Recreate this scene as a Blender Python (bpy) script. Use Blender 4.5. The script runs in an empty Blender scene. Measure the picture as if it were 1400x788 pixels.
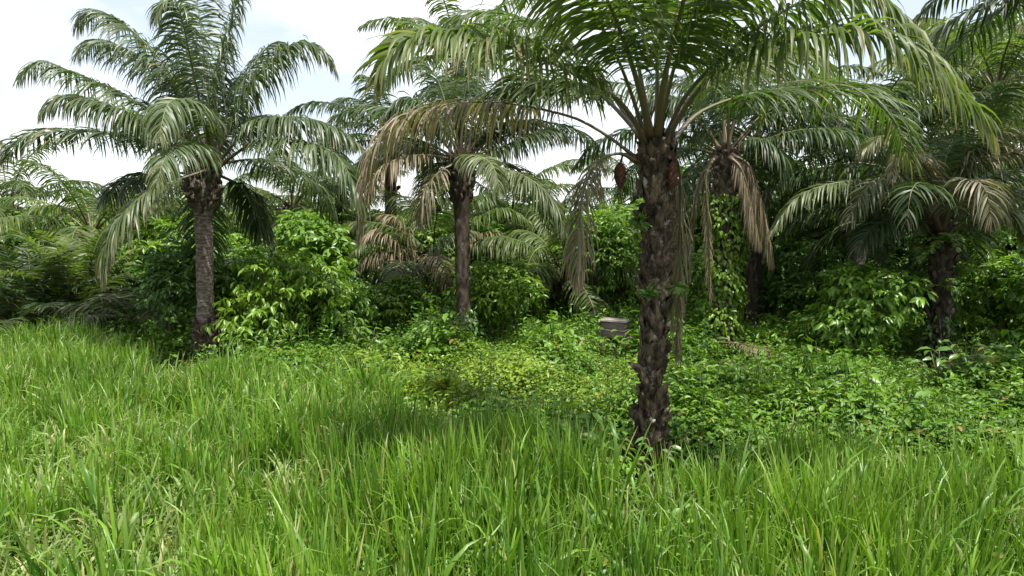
import bpy, math, random
import numpy as np
from mathutils import Vector, Matrix, Euler

scene = bpy.context.scene
COL = scene.collection
random.seed(7)

# ------------------------------------------------------------------ camera
CAM_H = 3.7
PITCH = math.radians(5.53)
FPX = 960.0                      # focal length in photo pixels (1400 wide)
cam = bpy.data.cameras.new('camera')
cam.sensor_width = 36.0
cam.lens = FPX / 1400.0 * 36.0
cam.clip_start = 0.1
cam.clip_end = 3000.0
camo = bpy.data.objects.new('camera', cam)
COL.objects.link(camo)
camo.location = (0, 0, CAM_H)
camo.rotation_euler = (math.pi / 2 - PITCH, 0, 0)
scene.camera = camo

# ------------------------------------------------------------------ world, sun, exposure
SUN_DIR = Vector((0.22, -0.30, 1.0)).normalized()
world = bpy.data.worlds.new('World')
scene.world = world
world.use_nodes = True
wn, wl = world.node_tree.nodes, world.node_tree.links
wn.clear()
w_out = wn.new('ShaderNodeOutputWorld')
w_bg = wn.new('ShaderNodeBackground')
w_bg.inputs['Strength'].default_value = 0.1
w_sky = wn.new('ShaderNodeTexSky')
w_sky.sky_type = 'NISHITA'
w_sky.sun_disc = False
w_sky.sun_elevation = math.asin(SUN_DIR.z)
w_sky.sun_rotation = math.atan2(SUN_DIR.x, SUN_DIR.y)
w_tc = wn.new('ShaderNodeTexCoord')
w_map = wn.new('ShaderNodeMapping')
w_map.inputs['Scale'].default_value = (1.0, 1.0, 2.2)
w_map.inputs['Location'].default_value = (0.6, 0.3, -0.25)
w_no = wn.new('ShaderNodeTexNoise')
w_no.inputs['Scale'].default_value = 1.6
w_no.inputs['Detail'].default_value = 7.0
w_no.inputs['Roughness'].default_value = 0.55
w_rp = wn.new('ShaderNodeValToRGB')
w_rp.color_ramp.elements[0].position = 0.43
w_rp.color_ramp.elements[0].color = (0.38, 0.38, 0.38, 1)
w_rp.color_ramp.elements[1].position = 0.60
w_rp.color_ramp.elements[1].color = (1, 1, 1, 1)
w_mix = wn.new('ShaderNodeMix')
w_mix.data_type = 'RGBA'
w_mix.inputs['B'].default_value = (8.6, 8.75, 8.9, 1)
wl.new(w_tc.outputs['Generated'], w_map.inputs['Vector'])
wl.new(w_map.outputs['Vector'], w_no.inputs['Vector'])
wl.new(w_no.outputs['Fac'], w_rp.inputs['Fac'])
wl.new(w_rp.outputs['Color'], w_mix.inputs['Factor'])
wl.new(w_sky.outputs['Color'], w_mix.inputs['A'])
wl.new(w_mix.outputs['Result'], w_bg.inputs['Color'])
wl.new(w_bg.outputs['Background'], w_out.inputs['Surface'])

sun = bpy.data.lights.new('sun', 'SUN')
sun.energy = 5.0
sun.angle = math.radians(0.5)
sun.color = (1.0, 0.955, 0.87)
suno = bpy.data.objects.new('sun', sun)
COL.objects.link(suno)
suno.rotation_euler = SUN_DIR.to_track_quat('Z', 'Y').to_euler()
suno.location = (0, 0, 40)

scene.view_settings.view_transform = 'Standard'
scene.view_settings.look = 'None'
scene.view_settings.exposure = 0.84
scene.view_settings.gamma = 1.0
scene.render.engine = 'CYCLES'
scene.cycles.max_bounces = 7
scene.cycles.diffuse_bounces = 4
scene.cycles.glossy_bounces = 2
scene.cycles.transmission_bounces = 5

# ------------------------------------------------------------------ pixel <-> place (measuring the photograph)
CP, SP = math.cos(PITCH), math.sin(PITCH)

def ray(px, py):
    x = (px - 700.0) / FPX
    y = (394.0 - py) / FPX
    return np.array([x, CP + y * SP, -SP + y * CP])

def at(px, py, Y):
    d = ray(px, py)
    return np.array([0, 0, CAM_H]) + d * (Y / d[1])

def to_px(x, y, z):
    dz = z - CAM_H
    f = y * CP - dz * SP
    u = y * SP + dz * CP
    f = np.maximum(f, 1e-3)
    return 700 + FPX * x / f, 394 - FPX * u / f

# ------------------------------------------------------------------ ground relief
def gz(x, y):
    return (0.10 * np.sin(x * 0.9 + 1.3) * np.cos(y * 0.7 + 0.4)
            + 0.07 * np.sin(x * 1.9 + y * 1.3) + 0.05 * np.cos(x * 0.6 - y * 2.3 + 1.0))

def vnoise(x, y, seed=0, n=9, f=0.5):
    r = np.random.RandomState(seed)
    out = 0
    for i in range(n):
        a = r.uniform(0, 6.28)
        k = f * r.uniform(0.5, 2.2)
        out = out + np.sin((x * math.cos(a) + y * math.sin(a)) * k + r.uniform(0, 6.28))
    return out / math.sqrt(n)

# ------------------------------------------------------------------ mesh helpers
def norm(v):
    return v / np.maximum(np.linalg.norm(v, axis=-1, keepdims=True), 1e-9)

class Geo:
    def __init__(s):
        s.v, s.q, s.t, s.tint, s.dry, s.n = [], [], [], [], [], 0

    def add(s, V, quads=None, tris=None, tint=0.5, dry=0.0):
        V = np.asarray(V, float).reshape(-1, 3)
        m = len(V)
        s.v.append(V)
        if quads is not None and len(quads):
            s.q.append(np.asarray(quads).reshape(-1, 4) + s.n)
        if tris is not None and len(tris):
            s.t.append(np.asarray(tris).reshape(-1, 3) + s.n)
        s.tint.append(np.broadcast_to(np.asarray(tint, float), (m,)))
        s.dry.append(np.broadcast_to(np.asarray(dry, float), (m,)))
        s.n += m
        return s

    def mesh(s, name, mat, origin=(0, 0, 0), smooth=True):
        V = np.concatenate(s.v) - np.asarray(origin, float)
        q = np.concatenate(s.q) if s.q else np.zeros((0, 4), int)
        t = np.concatenate(s.t) if s.t else np.zeros((0, 3), int)
        me = bpy.data.meshes.new(name)
        me.vertices.add(len(V))
        me.vertices.foreach_set('co', V.astype(np.float32).ravel())
        li = np.concatenate([q.ravel(), t.ravel()]).astype(np.int32)
        me.loops.add(len(li))
        me.loops.foreach_set('vertex_index', li)
        np_ = len(q) + len(t)
        me.polygons.add(np_)
        st = np.concatenate([np.arange(len(q)) * 4, len(q) * 4 + np.arange(len(t)) * 3]).astype(np.int32)
        me.polygons.foreach_set('loop_start', st)
        me.update(calc_edges=True)
        me.validate()
        if smooth:
            me.polygons.foreach_set('use_smooth', np.ones(np_, bool))
        for nm, arr in (('tint', s.tint), ('dry', s.dry)):
            a = me.attributes.new(nm, 'FLOAT', 'POINT')
            a.data.foreach_set('value', np.concatenate(arr).astype(np.float32))
        me.materials.append(mat)
        return me

def link(name, me, parent=None, loc=None):
    o = bpy.data.objects.new(name, me)
    COL.objects.link(o)
    if parent is not None:
        o.parent = parent
    if loc is not None:
        o.location = loc
    return o

def tag(o, label=None, cat=None, group=None, kind=None):
    if label: o['label'] = label
    if cat: o['category'] = cat
    if group: o['group'] = group
    if kind: o['kind'] = kind
    return o

def empty(name, loc, label, cat, group=None):
    o = bpy.data.objects.new(name, None)
    o.empty_display_size = 0.2
    COL.objects.link(o)
    o.location = tuple(float(c) for c in loc)
    return tag(o, label, cat, group)

def tube(geo, pts, rad, sides=6, tint=0.5, dry=0.0, flat=1.0, cap=True):
    pts = np.asarray(pts, float)
    rad = np.broadcast_to(np.asarray(rad, float), (len(pts),))
    T = norm(np.gradient(pts, axis=0))
    ref = np.array([0, 0, 1.0]) if abs(T[0][2]) < 0.8 else np.array([1.0, 0, 0])
    A = norm(np.cross(T, ref))
    B = np.cross(A, T)
    an = np.linspace(0, 2 * np.pi, sides, endpoint=False)
    V = (pts[:, None] + rad[:, None, None] * (np.cos(an)[None, :, None] * A[:, None]
         + flat * np.sin(an)[None, :, None] * B[:, None]))
    n = len(pts)
    i = np.arange(n - 1)[:, None] * sides
    j = np.arange(sides)[None]
    jn = (j + 1) % sides
    q = np.stack([i + j, i + jn, i + sides + jn, i + sides + j], -1).reshape(-1, 4)
    V = V.reshape(-1, 3)
    tr = None
    if cap:
        V = np.vstack([V, pts[-1:], pts[:1]])
        k = np.arange(sides)
        kn = (k + 1) % sides
        top = np.stack([(n - 1) * sides + k, (n - 1) * sides + kn, np.full(sides, n * sides)], -1)
        bot = np.stack([kn, k, np.full(sides, n * sides + 1)], -1)
        tr = np.vstack([top, bot])
    return geo.add(V, q, tr, tint, dry)

def spline(ctrl, n=26):
    c = np.asarray(ctrl, float)
    c = np.vstack([2 * c[0] - c[1], c, 2 * c[-1] - c[-2]])
    m = len(c) - 3
    out = []
    for u in np.linspace(0, m - 1e-6, n * 3):
        i = int(u); t = u - i
        p0, p1, p2, p3 = c[i:i + 4]
        out.append(0.5 * (2 * p1 + (p2 - p0) * t + (2 * p0 - 5 * p1 + 4 * p2 - p3) * t * t
                          + (3 * p1 - p0 - 3 * p2 + p3) * t ** 3))
    out = np.array(out)
    s = np.concatenate([[0], np.cumsum(np.linalg.norm(np.diff(out, axis=0), axis=1))])
    u = np.linspace(0, s[-1], n)
    return np.stack([np.interp(u, s, out[:, k]) for k in range(3)], -1), s[-1]

def strips(P0, D0, L, Wd, W, K, grav, prof, cols=2, fold=0.35):
    """n tapering ribbons; returns verts (n,K+1,cols,3) and quads for one ribbon"""
    n = len(P0)
    C = np.zeros((n, K + 1, 3)); Dm = np.zeros((n, K + 1, 3))
    p = P0.copy(); d = norm(D0)
    C[:, 0] = p; Dm[:, 0] = d
    down = np.array([0, 0, -1.0])
    for k in range(K):
        d = norm(d + (grav * (0.35 + 1.3 * k / K) / K)[:, None] * down)
        p = p + d * (L / K)[:, None]
        C[:, k + 1] = p; Dm[:, k + 1] = d
    w = Wd[:, None, :] - (Wd[:, None, :] * Dm).sum(-1, keepdims=True) * Dm
    w = norm(w)
    ww = w * (W[:, None] * np.asarray(prof)[None, :])[..., None] * 0.5
    if cols == 2:
        V = np.stack([C - ww, C + ww], 2)
    else:
        nrm = np.cross(w, Dm)
        mid = C - nrm * np.linalg.norm(ww, axis=-1, keepdims=True) * fold
        V = np.stack([C - ww, mid, C + ww], 2)
    q = []
    for k in range(K):
        for c in range(cols - 1):
            a = k * cols + c
            q.append((a, a + 1, a + cols + 1, a + cols))
    return V, np.array(q)

def add_strips(geo, V, q, tint, dry):
    n = V.shape[0]
    m = V.shape[1] * V.shape[2]
    Q = (np.arange(n)[:, None, None] * m + q[None]).reshape(-1, 4)
    geo.add(V.reshape(-1, 3), Q, None, np.repeat(tint, m), np.asarray(dry).reshape(-1))

# broad leaf template: length along +Y, width X, normal Z; 8 vertices
LEAF_T = np.array([(0, 0, 0), (-.42, .30, .07), (0, .32, -.02), (.42, .30, .07),
                   (-.36, .66, .0), (0, .68, -.09), (.36, .66, .0), (0, 1, -.27)])
LEAF_Q = np.array([(1, 2, 5, 4), (2, 3, 6, 5)])
LEAF_R = np.array([(0, 2, 1), (0, 3, 2), (4, 5, 7), (5, 6, 7)])

def leaf_frames(D, N):
    D = norm(D)
    X = norm(np.cross(D, N))
    Z = np.cross(X, D)
    return X, D, Z

def add_leaves(geo, P, D, N, L, W, tint, dry=0.0):
    n = len(P)
    X, Y, Z = leaf_frames(D, N)
    V = (P[:, None] + LEAF_T[None, :, 0, None] * (W[:, None] * X)[:, None]
         + LEAF_T[None, :, 1, None] * (L[:, None] * Y)[:, None]
         + LEAF_T[None, :, 2, None] * (L[:, None] * Z)[:, None])
    o = np.arange(n)[:, None, None] * 8
    geo.add(V.reshape(-1, 3), (o + LEAF_Q[None]).reshape(-1, 4), (o + LEAF_R[None]).reshape(-1, 3),
            np.repeat(np.broadcast_to(tint, (n,)), 8), np.repeat(np.broadcast_to(dry, (n,)), 8))

# ------------------------------------------------------------------ materials
def nodes_of(name):
    m = bpy.data.materials.new(name)
    m.use_nodes = True
    nt = m.node_tree
    nt.nodes.clear()
    return m, nt.nodes, nt.links

def mixc(N, Lk, fac, a, b):
    x = N.new('ShaderNodeMix'); x.data_type = 'RGBA'
    for sock, v in (('Factor', fac), ('A', a), ('B', b)):
        if isinstance(v, bpy.types.NodeSocket):
            Lk.new(v, x.inputs[sock])
        elif sock == 'Factor':
            x.inputs[sock].default_value = v
        else:
            x.inputs[sock].default_value = (*v, 1)
    return x.outputs['Result']

def mathn(N, Lk, op, a, b=0.0, clamp=False):
    x = N.new('ShaderNodeMath'); x.operation = op; x.use_clamp = clamp
    for i, v in enumerate((a, b)):
        if isinstance(v, bpy.types.NodeSocket):
            Lk.new(v, x.inputs[i])
        else:
            x.inputs[i].default_value = v
    return x.outputs[0]

def leaf_mat(name, dark, light, dry=(0.22, 0.15, 0.08), trans=0.35, tcol=None, rough=0.45, spec=0.5, nscale=0.45, namp=0.5, ramp=.35):
    m, N, L = nodes_of(name)
    out = N.new('ShaderNodeOutputMaterial')
    at_ = N.new('ShaderNodeAttribute'); at_.attribute_name = 'tint'
    ad = N.new('ShaderNodeAttribute'); ad.attribute_name = 'dry'
    oi = N.new('ShaderNodeObjectInfo')
    ge = N.new('ShaderNodeNewGeometry')
    no = N.new('ShaderNodeTexNoise')
    no.inputs['Scale'].default_value = nscale
    no.inputs['Detail'].default_value = 2
    L.new(ge.outputs['Position'], no.inputs['Vector'])
    v = mathn(N, L, 'MULTIPLY', mathn(N, L, 'SUBTRACT', no.outputs['Fac'], 0.5), namp * 2)
    r = mathn(N, L, 'MULTIPLY', mathn(N, L, 'SUBTRACT', oi.outputs['Random'], 0.5), ramp)
    f = mathn(N, L, 'ADD', mathn(N, L, 'ADD', at_.outputs['Fac'], v), r, True)
    c = mixc(N, L, f, dark, light)
    c = mixc(N, L, ad.outputs['Fac'], c, dry)
    p = N.new('ShaderNodeBsdfPrincipled')
    L.new(c, p.inputs['Base Color'])
    p.inputs['Roughness'].default_value = rough
    p.inputs['Specular IOR Level'].default_value = spec
    tr = N.new('ShaderNodeBsdfTranslucent')
    hs = N.new('ShaderNodeMix'); hs.data_type = 'RGBA'; hs.blend_type = 'MULTIPLY'
    hs.inputs['Factor'].default_value = 1.0
    L.new(c, hs.inputs['A'])
    hs.inputs['B'].default_value = (*(tcol or (1.5, 1.7, 0.6)), 1)
    L.new(hs.outputs['Result'], tr.inputs['Color'])
    mx = N.new('ShaderNodeMixShader')
    mx.inputs['Fac'].default_value = trans
    L.new(p.outputs[0], mx.inputs[1]); L.new(tr.outputs[0], mx.inputs[2])
    L.new(mx.outputs[0], out.inputs['Surface'])
    return m

def bark_mat(name, c1, c2, c3, scale=9.0, stretch=(1, 1, .45), bump=0.6, moss=None, vary=0.0):
    m, N, L = nodes_of(name)
    out = N.new('ShaderNodeOutputMaterial')
    tc = N.new('ShaderNodeTexCoord')
    mp = N.new('ShaderNodeMapping'); mp.inputs['Scale'].default_value = stretch
    ge = N.new('ShaderNodeNewGeometry')
    L.new(ge.outputs['Position'], mp.inputs['Vector'])
    n1 = N.new('ShaderNodeTexNoise'); n1.inputs['Scale'].default_value = scale; n1.inputs['Detail'].default_value = 6
    n2 = N.new('ShaderNodeTexNoise'); n2.inputs['Scale'].default_value = scale * .35; n2.inputs['Detail'].default_value = 5
    n2.inputs['Roughness'].default_value = 0.65
    L.new(mp.outputs[0], n1.inputs['Vector']); L.new(ge.outputs['Position'], n2.inputs['Vector'])
    r1 = N.new('ShaderNodeValToRGB')
    r1.color_ramp.elements[0].position = .38; r1.color_ramp.elements[1].position = .68
    r1.color_ramp.elements[0].color = (*c1, 1); r1.color_ramp.elements[1].color = (*c2, 1)
    L.new(n1.outputs['Fac'], r1.inputs['Fac'])
    r2 = N.new('ShaderNodeValToRGB')
    r2.color_ramp.elements[0].position = .58; r2.color_ramp.elements[1].position = .70
    r2.color_ramp.elements[0].color = (0, 0, 0, 1); r2.color_ramp.elements[1].color = (1, 1, 1, 1)
    L.new(n2.outputs['Fac'], r2.inputs['Fac'])
    c = mixc(N, L, r2.outputs['Color'], r1.outputs['Color'], c3)
    if moss:
        n3 = N.new('ShaderNodeTexNoise'); n3.inputs['Scale'].default_value = 3.1; n3.inputs['Detail'].default_value = 6
        L.new(ge.outputs['Position'], n3.inputs['Vector'])
        r3 = N.new('ShaderNodeValToRGB')
        r3.color_ramp.elements[0].position = .55; r3.color_ramp.elements[1].position = .72
        r3.color_ramp.elements[0].color = (0, 0, 0, 1); r3.color_ramp.elements[1].color = (.7, .7, .7, 1)
        L.new(n3.outputs['Fac'], r3.inputs['Fac'])
        c = mixc(N, L, r3.outputs['Color'], c, moss)
    oi = N.new('ShaderNodeObjectInfo')
    vv = mathn(N, L, 'ADD', mathn(N, L, 'MULTIPLY', oi.outputs['Random'], vary), 1 - vary * .5)
    hs = N.new('ShaderNodeHueSaturation'); L.new(vv, hs.inputs['Value']); L.new(c, hs.inputs['Color'])
    c = hs.outputs['Color']
    p = N.new('ShaderNodeBsdfPrincipled'); p.inputs['Roughness'].default_value = .9
    p.inputs['Specular IOR Level'].default_value = .2
    L.new(c, p.inputs['Base Color'])
    b = N.new('ShaderNodeBump'); b.inputs['Strength'].default_value = bump; b.inputs['Distance'].default_value = .03
    L.new(n1.outputs['Fac'], b.inputs['Height']); L.new(b.outputs[0], p.inputs['Normal'])
    L.new(p.outputs[0], out.inputs['Surface'])
    return m

M = {}
M['palm'] = leaf_mat('palm_leaflet_green', (0.032, 0.062, 0.016), (0.115, 0.16, 0.045), dry=(0.27, 0.20, 0.125), trans=.40, tcol=(1.6, 2.0, .55), rough=.46, spec=.35, nscale=.8, namp=.35)
M['palm_pale'] = leaf_mat('palm_leaflet_grey_green', (0.05, 0.075, 0.035), (0.15, 0.18, 0.085), dry=(0.23, 0.175, 0.12), trans=.25, tcol=(1.4, 1.6, .6), rough=.46, spec=.35, nscale=.8, namp=.3)
M['palm_dark'] = leaf_mat('palm_leaflet_dark', (0.022, 0.045, 0.018), (0.075, 0.115, 0.04), dry=(0.235, 0.185, 0.13), trans=.28, tcol=(1.6, 2.0, .55), rough=.46, spec=.35, nscale=.6, namp=.35)
M['palm_mature'] = leaf_mat('palm_leaflet_glossy', (0.026, 0.052, 0.02), (0.10, 0.14, 0.055), dry=(0.26, 0.20, 0.11), trans=.24, tcol=(1.6, 2.0, .55), rough=.45, spec=.5, nscale=.8, namp=.3)
M['rachis'] = leaf_mat('frond_stalk', (0.055, 0.055, 0.022), (0.125, 0.135, 0.042), dry=(0.078, 0.047, 0.028), trans=0.0, rough=.5, namp=.2)
M['grass'] = leaf_mat('tall_grass_blade', (0.045, 0.135, 0.010), (0.16, 0.305, 0.024), dry=(0.38, 0.36, 0.15), trans=.38, tcol=(1.45, 1.5, .5), rough=.4, spec=.5, nscale=.5, namp=.65, ramp=.85)
M['grass_pale'] = leaf_mat('bent_grass_blade', (0.115, 0.19, 0.045), (0.28, 0.36, 0.12), dry=(0.42, 0.38, 0.2), trans=.33, tcol=(1.35, 1.4, .5), rough=.42, spec=.4, nscale=.7, namp=.5)
M['cover'] = leaf_mat('creeper_leaf', (0.045, 0.12, 0.016), (0.16, 0.29, 0.03), dry=(0.25, 0.18, 0.05), trans=.33, tcol=(1.5, 1.5, .5), rough=.45, spec=.45, nscale=.6, namp=.7)
M['cover_yellow'] = leaf_mat('yellow_green_leaf', (0.08, 0.168, 0.02), (0.235, 0.335, 0.033), dry=(0.38, 0.22, 0.045), trans=.33, tcol=(1.4, 1.4, .5), rough=.42, spec=.5, nscale=.8, namp=.6)
M['shrub_bright'] = leaf_mat('shrub_leaf_bright', (0.06, 0.14, 0.015), (0.20, 0.32, 0.03), trans=.36, tcol=(1.5, 1.5, .45), rough=.38, spec=.5, nscale=.9, namp=.6)
M['shrub_mid'] = leaf_mat('shrub_leaf_mid', (0.055, 0.135, 0.018), (0.175, 0.30, 0.038), trans=.32, tcol=(1.5, 1.6, .5), rough=.38, spec=.5, nscale=.9, namp=.5)
M['shrub_dark'] = leaf_mat('shrub_leaf_dark', (0.035, 0.09, 0.018), (0.11, 0.20, 0.036), trans=.28, rough=.4, spec=.45, nscale=.6, namp=.5)
M['fern'] = leaf_mat('fern_leaflet', (0.06, 0.13, 0.025), (0.14, 0.23, 0.05), trans=.35, rough=.5, namp=.3)
M['bark_main'] = bark_mat('palm_bark_rugged', (0.030, 0.021, 0.015), (0.125, 0.095, 0.07), (0.25, 0.225, 0.19), scale=11, moss=(0.05, 0.065, 0.02))
M['boot'] = bark_mat('old_leaf_base_bark', (0.022, 0.015, 0.010), (0.12, 0.088, 0.06), (0.30, 0.26, 0.21), scale=17, vary=1.1, stretch=(1, 1, .3), moss=(0.055, 0.06, 0.022))
M['bark_grey'] = bark_mat('palm_bark_grey', (0.07, 0.052, 0.042), (0.22, 0.185, 0.16), (0.34, 0.31, 0.28), scale=8, stretch=(1, 1, 3.0), bump=.8)
M['bark_dark'] = bark_mat('palm_bark_dark', (0.022, 0.016, 0.012), (0.085, 0.065, 0.048), (0.14, 0.13, 0.10), scale=9, moss=(0.035, 0.05, 0.018))
M['stem'] = bark_mat('shrub_stem_bark', (0.05, 0.04, 0.028), (0.15, 0.12, 0.09), (0.2, 0.19, 0.16), scale=14, bump=.3)
M['bunch'] = bark_mat('flower_bunch', (0.045, 0.022, 0.014), (0.14, 0.07, 0.045), (0.12, 0.075, 0.045), scale=34, stretch=(1, 1, 1), bump=.9)
M['hive_wood'] = bark_mat('weathered_hive_boards', (0.13, 0.105, 0.095), (0.22, 0.18, 0.16), (0.19, 0.165, 0.15), scale=7, stretch=(.4, .4, 4), bump=.2)
M['hive_pale'] = bark_mat('pale_grey_boards', (0.19, 0.17, 0.15), (0.28, 0.25, 0.22), (0.24, 0.22, 0.2), scale=8, stretch=(.5, .5, 3), bump=.2)

def ground_mat():
    m, N, L = nodes_of('leaf_littered_soil')
    out = N.new('ShaderNodeOutputMaterial')
    ge = N.new('ShaderNodeNewGeometry')
    n1 = N.new('ShaderNodeTexNoise'); n1.inputs['Scale'].default_value = 1.2; n1.inputs['Detail'].default_value = 8
    n2 = N.new('ShaderNodeTexNoise'); n2.inputs['Scale'].default_value = 14; n2.inputs['Detail'].default_value = 5
    L.new(ge.outputs['Position'], n1.inputs['Vector']); L.new(ge.outputs['Position'], n2.inputs['Vector'])
    c = mixc(N, L, n1.outputs['Fac'], (0.05, 0.075, 0.02), (0.10, 0.075, 0.04))
    c = mixc(N, L, n2.outputs['Fac'], c, (0.045, 0.06, 0.02))
    p = N.new('ShaderNodeBsdfPrincipled'); p.inputs['Roughness'].default_value = .95
    p.inputs['Specular IOR Level'].default_value = .1
    L.new(c, p.inputs['Base Color'])
    b = N.new('ShaderNodeBump'); b.inputs['Strength'].default_value = .6; b.inputs['Distance'].default_value = .05
    L.new(n2.outputs['Fac'], b.inputs['Height']); L.new(b.outputs[0], p.inputs['Normal'])
    L.new(p.outputs[0], out.inputs['Surface'])
    return m

# ------------------------------------------------------------------ ground sheet
def build_ground():
    xs = np.unique(np.concatenate([[-800, -400, -200, -100, -60, -40], np.arange(-30, 30.1, .5), [40, 60, 100, 200, 400, 800]]))
    ys = np.unique(np.concatenate([[-300, -100, -40, -20, -8], np.arange(0, 46.1, .5), [55, 70, 100, 200, 400, 900]]))
    X, Y = np.meshgrid(xs, ys)
    fade = np.clip((45 - np.maximum(np.abs(X), np.abs(Y - 20))) / 10, 0, 1)
    V = np.stack([X, Y, gz(X, Y) * fade], -1).reshape(-1, 3)
    nx = len(xs)
    i = np.arange(len(ys) - 1)[:, None] * nx + np.arange(nx - 1)[None]
    q = np.stack([i, i + 1, i + nx + 1, i + nx], -1).reshape(-1, 4)
    o = link('ground', Geo().add(V, q).mesh('ground', ground_mat()))
    tag(o, 'dark leaf littered soil under the plants', kind='structure')

build_ground()

# ------------------------------------------------------------------ palms
LEAF_PROF = {4: [.55, 1, .92, .6, .04], 5: [.5, .95, 1, .82, .5, .04], 6: [.45, .9, 1, .95, .75, .42, .03]}

def frond(root, ctrl, rng, nl=62, Lmax=.85, wid=.042, droop=.9, dry=0.0, t0=.2, K=4, cols=2, mat='palm',
          tint=.5, rbase=.055, single=False, limp=False, tipdry=0.12, lift=(-.3, .4), label=None, keep=1.0, fwd=1.0, far=0):
    pts, length = spline(ctrl)
    n = len(pts)
    T = norm(np.gradient(pts, axis=0))
    H = pts[-1] - pts[0]; H[2] = 0
    if np.linalg.norm(H) < .25:
        a = rng.uniform(0, 6.28); H = np.array([math.cos(a), math.sin(a), 0])
    S0 = norm(np.cross(H, [0, 0, 1.0]))
    S = norm(S0[None] - (T @ S0)[:, None] * T)
    Nn = np.cross(S, T)
    org = np.array(root.location)
    u = np.linspace(0, 1, n)
    g = Geo()
    rad = rbase * (1 - u) ** 1.15 + .006
    rad = rad * (1 + .8 * np.clip(1 - u / .07, 0, 1))
    tube(g, pts, rad, 6, tint=np.append(np.repeat(np.full(n, np.clip(tint, .3, 1)), 6), [.5, .5]),
         dry=np.append(np.repeat(np.clip(np.maximum(dry * .8, 1.05 - u * 3.2), 0, 1), 6), [dry, 1]), flat=.7)
    fo = link('frond', g.mesh('frond', M['rachis'], org), root)
    if label:
        fo['label'] = label
    # leaflets
    t = np.linspace(t0, .992, nl)
    t = np.repeat(t, 2) + rng.uniform(-.4, .4, nl * 2) * (.79 / nl)
    t = np.clip(t, t0 * .9, .998)
    side = np.tile([1, -1], nl)
    if keep < 1:
        k = rng.rand(len(t)) < keep
        t, side = t[k], side[k]
    m = len(t)
    def samp(A):
        return np.stack([np.interp(t, u, A[:, k]) for k in range(3)], -1)
    P0, Tt, St, Nt = samp(pts), norm(samp(T)), norm(samp(S)), norm(samp(Nn))
    s = (t - t0) / (1 - t0)
    Lp = (np.interp(s, [0, .1, .3, .55, .8, 1], [.38, .72, 1, .98, .72, .34]) * Lmax * rng.uniform(.82, 1.1, m))
    ang = np.radians(np.interp(s, [0, .5, .9, 1], [84, 66, 44, 22])) * fwd + rng.normal(0, .07, m)
    lf = rng.uniform(lift[0], lift[1], m)
    D = (np.cos(ang)[:, None] * Tt + np.sin(ang)[:, None] * (side[:, None] * np.cos(lf)[:, None] * St + np.sin(lf)[:, None] * Nt))
    gr = droop * rng.uniform(.65, 1.4, m)
    if far:
        gr = np.where(side == far, gr * .45, gr)
        D = norm(D + (side == far)[:, None] * .35 * Nt)
    if limp:
        D = norm(D * .35 + np.array([0, 0, -1.0]) * .9 + rng.normal(0, .16, (m, 3)))
    wd = norm(Tt + .5 * rng.normal(0, 1, (m, 3)))
    W = wid * rng.uniform(.8, 1.2, m) * np.interp(s, [0, .15, .8, 1], [.7, 1, .95, .6]) * (1 - .35 * min(dry, 1))
    V, q = strips(P0, D, Lp, wd, W, K, gr, LEAF_PROF[K], cols)
    tn = np.clip(tint + rng.normal(0, .14, m), 0, 1)
    dr0 = np.clip(dry + rng.normal(0, .12, m) * (dry > .05) + (rng.rand(m) < .03) * .6, 0, 1)
    ends = (np.arange(K + 1) / K)[None, :] ** 3 * (tipdry * rng.uniform(0, 2.2, m))[:, None]
    tipz = (np.clip((s - .86) / .14, 0, 1) * tipdry * 1.5)[:, None]
    dd = np.clip(dr0[:, None] + ends + tipz, 0, 1)                       # (m,K+1)
    dd = np.repeat(dd, V.shape[2], axis=1)
    if single:
        lf_ = Geo()
        fs = side == far
        add_strips(lf_, V[fs], q, tn[fs], dd[fs])
        link('leaflets', lf_.mesh('leaflets', M[mat], org), fo)['kind'] = 'stuff'
        for i in np.nonzero(~fs)[0]:
            lg = Geo()
            lg.add(V[i].reshape(-1, 3), q, None, tn[i], dd[i])
            link('leaflet', lg.mesh('leaflet', M[mat], org), fo)
    else:
        lg = Geo()
        add_strips(lg, V, q, tn, dd)
        lo = link('leaflets', lg.mesh('leaflets', M[mat], org), fo)
        lo['kind'] = 'stuff'
    return fo

def arch(c, az, elev, L, bend, n=7, rng=None):
    """control points of a frond leaving c at azimuth az, elevation elev (radians), bending down by bend"""
    p = np.array(c, float); out = [p.copy()]
    for k in range(n):
        e = elev - bend * ((k + .5) / n) ** 1.5
        a = az + (0 if rng is None else rng.normal(0, .03))
        p = p + L / n * np.array([math.cos(a) * math.cos(e), math.sin(a) * math.cos(e), math.sin(e)])
        out.append(p.copy())
    return out

def trunk(root, prof, mat, rng, lean=(0, 0), sides=18, rough=.03, name='trunk'):
    """prof: (z, r) list in root space"""
    z = np.linspace(prof[0][0], prof[-1][0], 44)
    r = np.interp(z, [p[0] for p in prof], [p[1] for p in prof])
    f = (z - z[0]) / (z[-1] - z[0])
    an = np.linspace(0, 2 * np.pi, sides, endpoint=False)
    R = r[:, None] * (1 + rng.normal(0, rough, (len(z), sides)))
    cx = lean[0] * f; cy = lean[1] * f
    V = np.stack([cx[:, None] + R * np.cos(an), cy[:, None] + R * np.sin(an), np.repeat(z[:, None], sides, 1)], -1)
    i = np.arange(len(z) - 1)[:, None] * sides; j = np.arange(sides)[None]; jn = (j + 1) % sides
    q = np.stack([i + j, i + jn, i + sides + jn, i + sides + j], -1).reshape(-1, 4)
    top = np.array([[cx[-1], cy[-1], z[-1] + .05]])
    k = np.arange(sides)
    tr = np.stack([(len(z) - 1) * sides + k, (len(z) - 1) * sides + (k + 1) % sides, np.full(sides, len(z) * sides)], -1)
    return link(name, Geo().add(np.vstack([V.reshape(-1, 3), top]), q, tr).mesh(name, mat), root)

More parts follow.
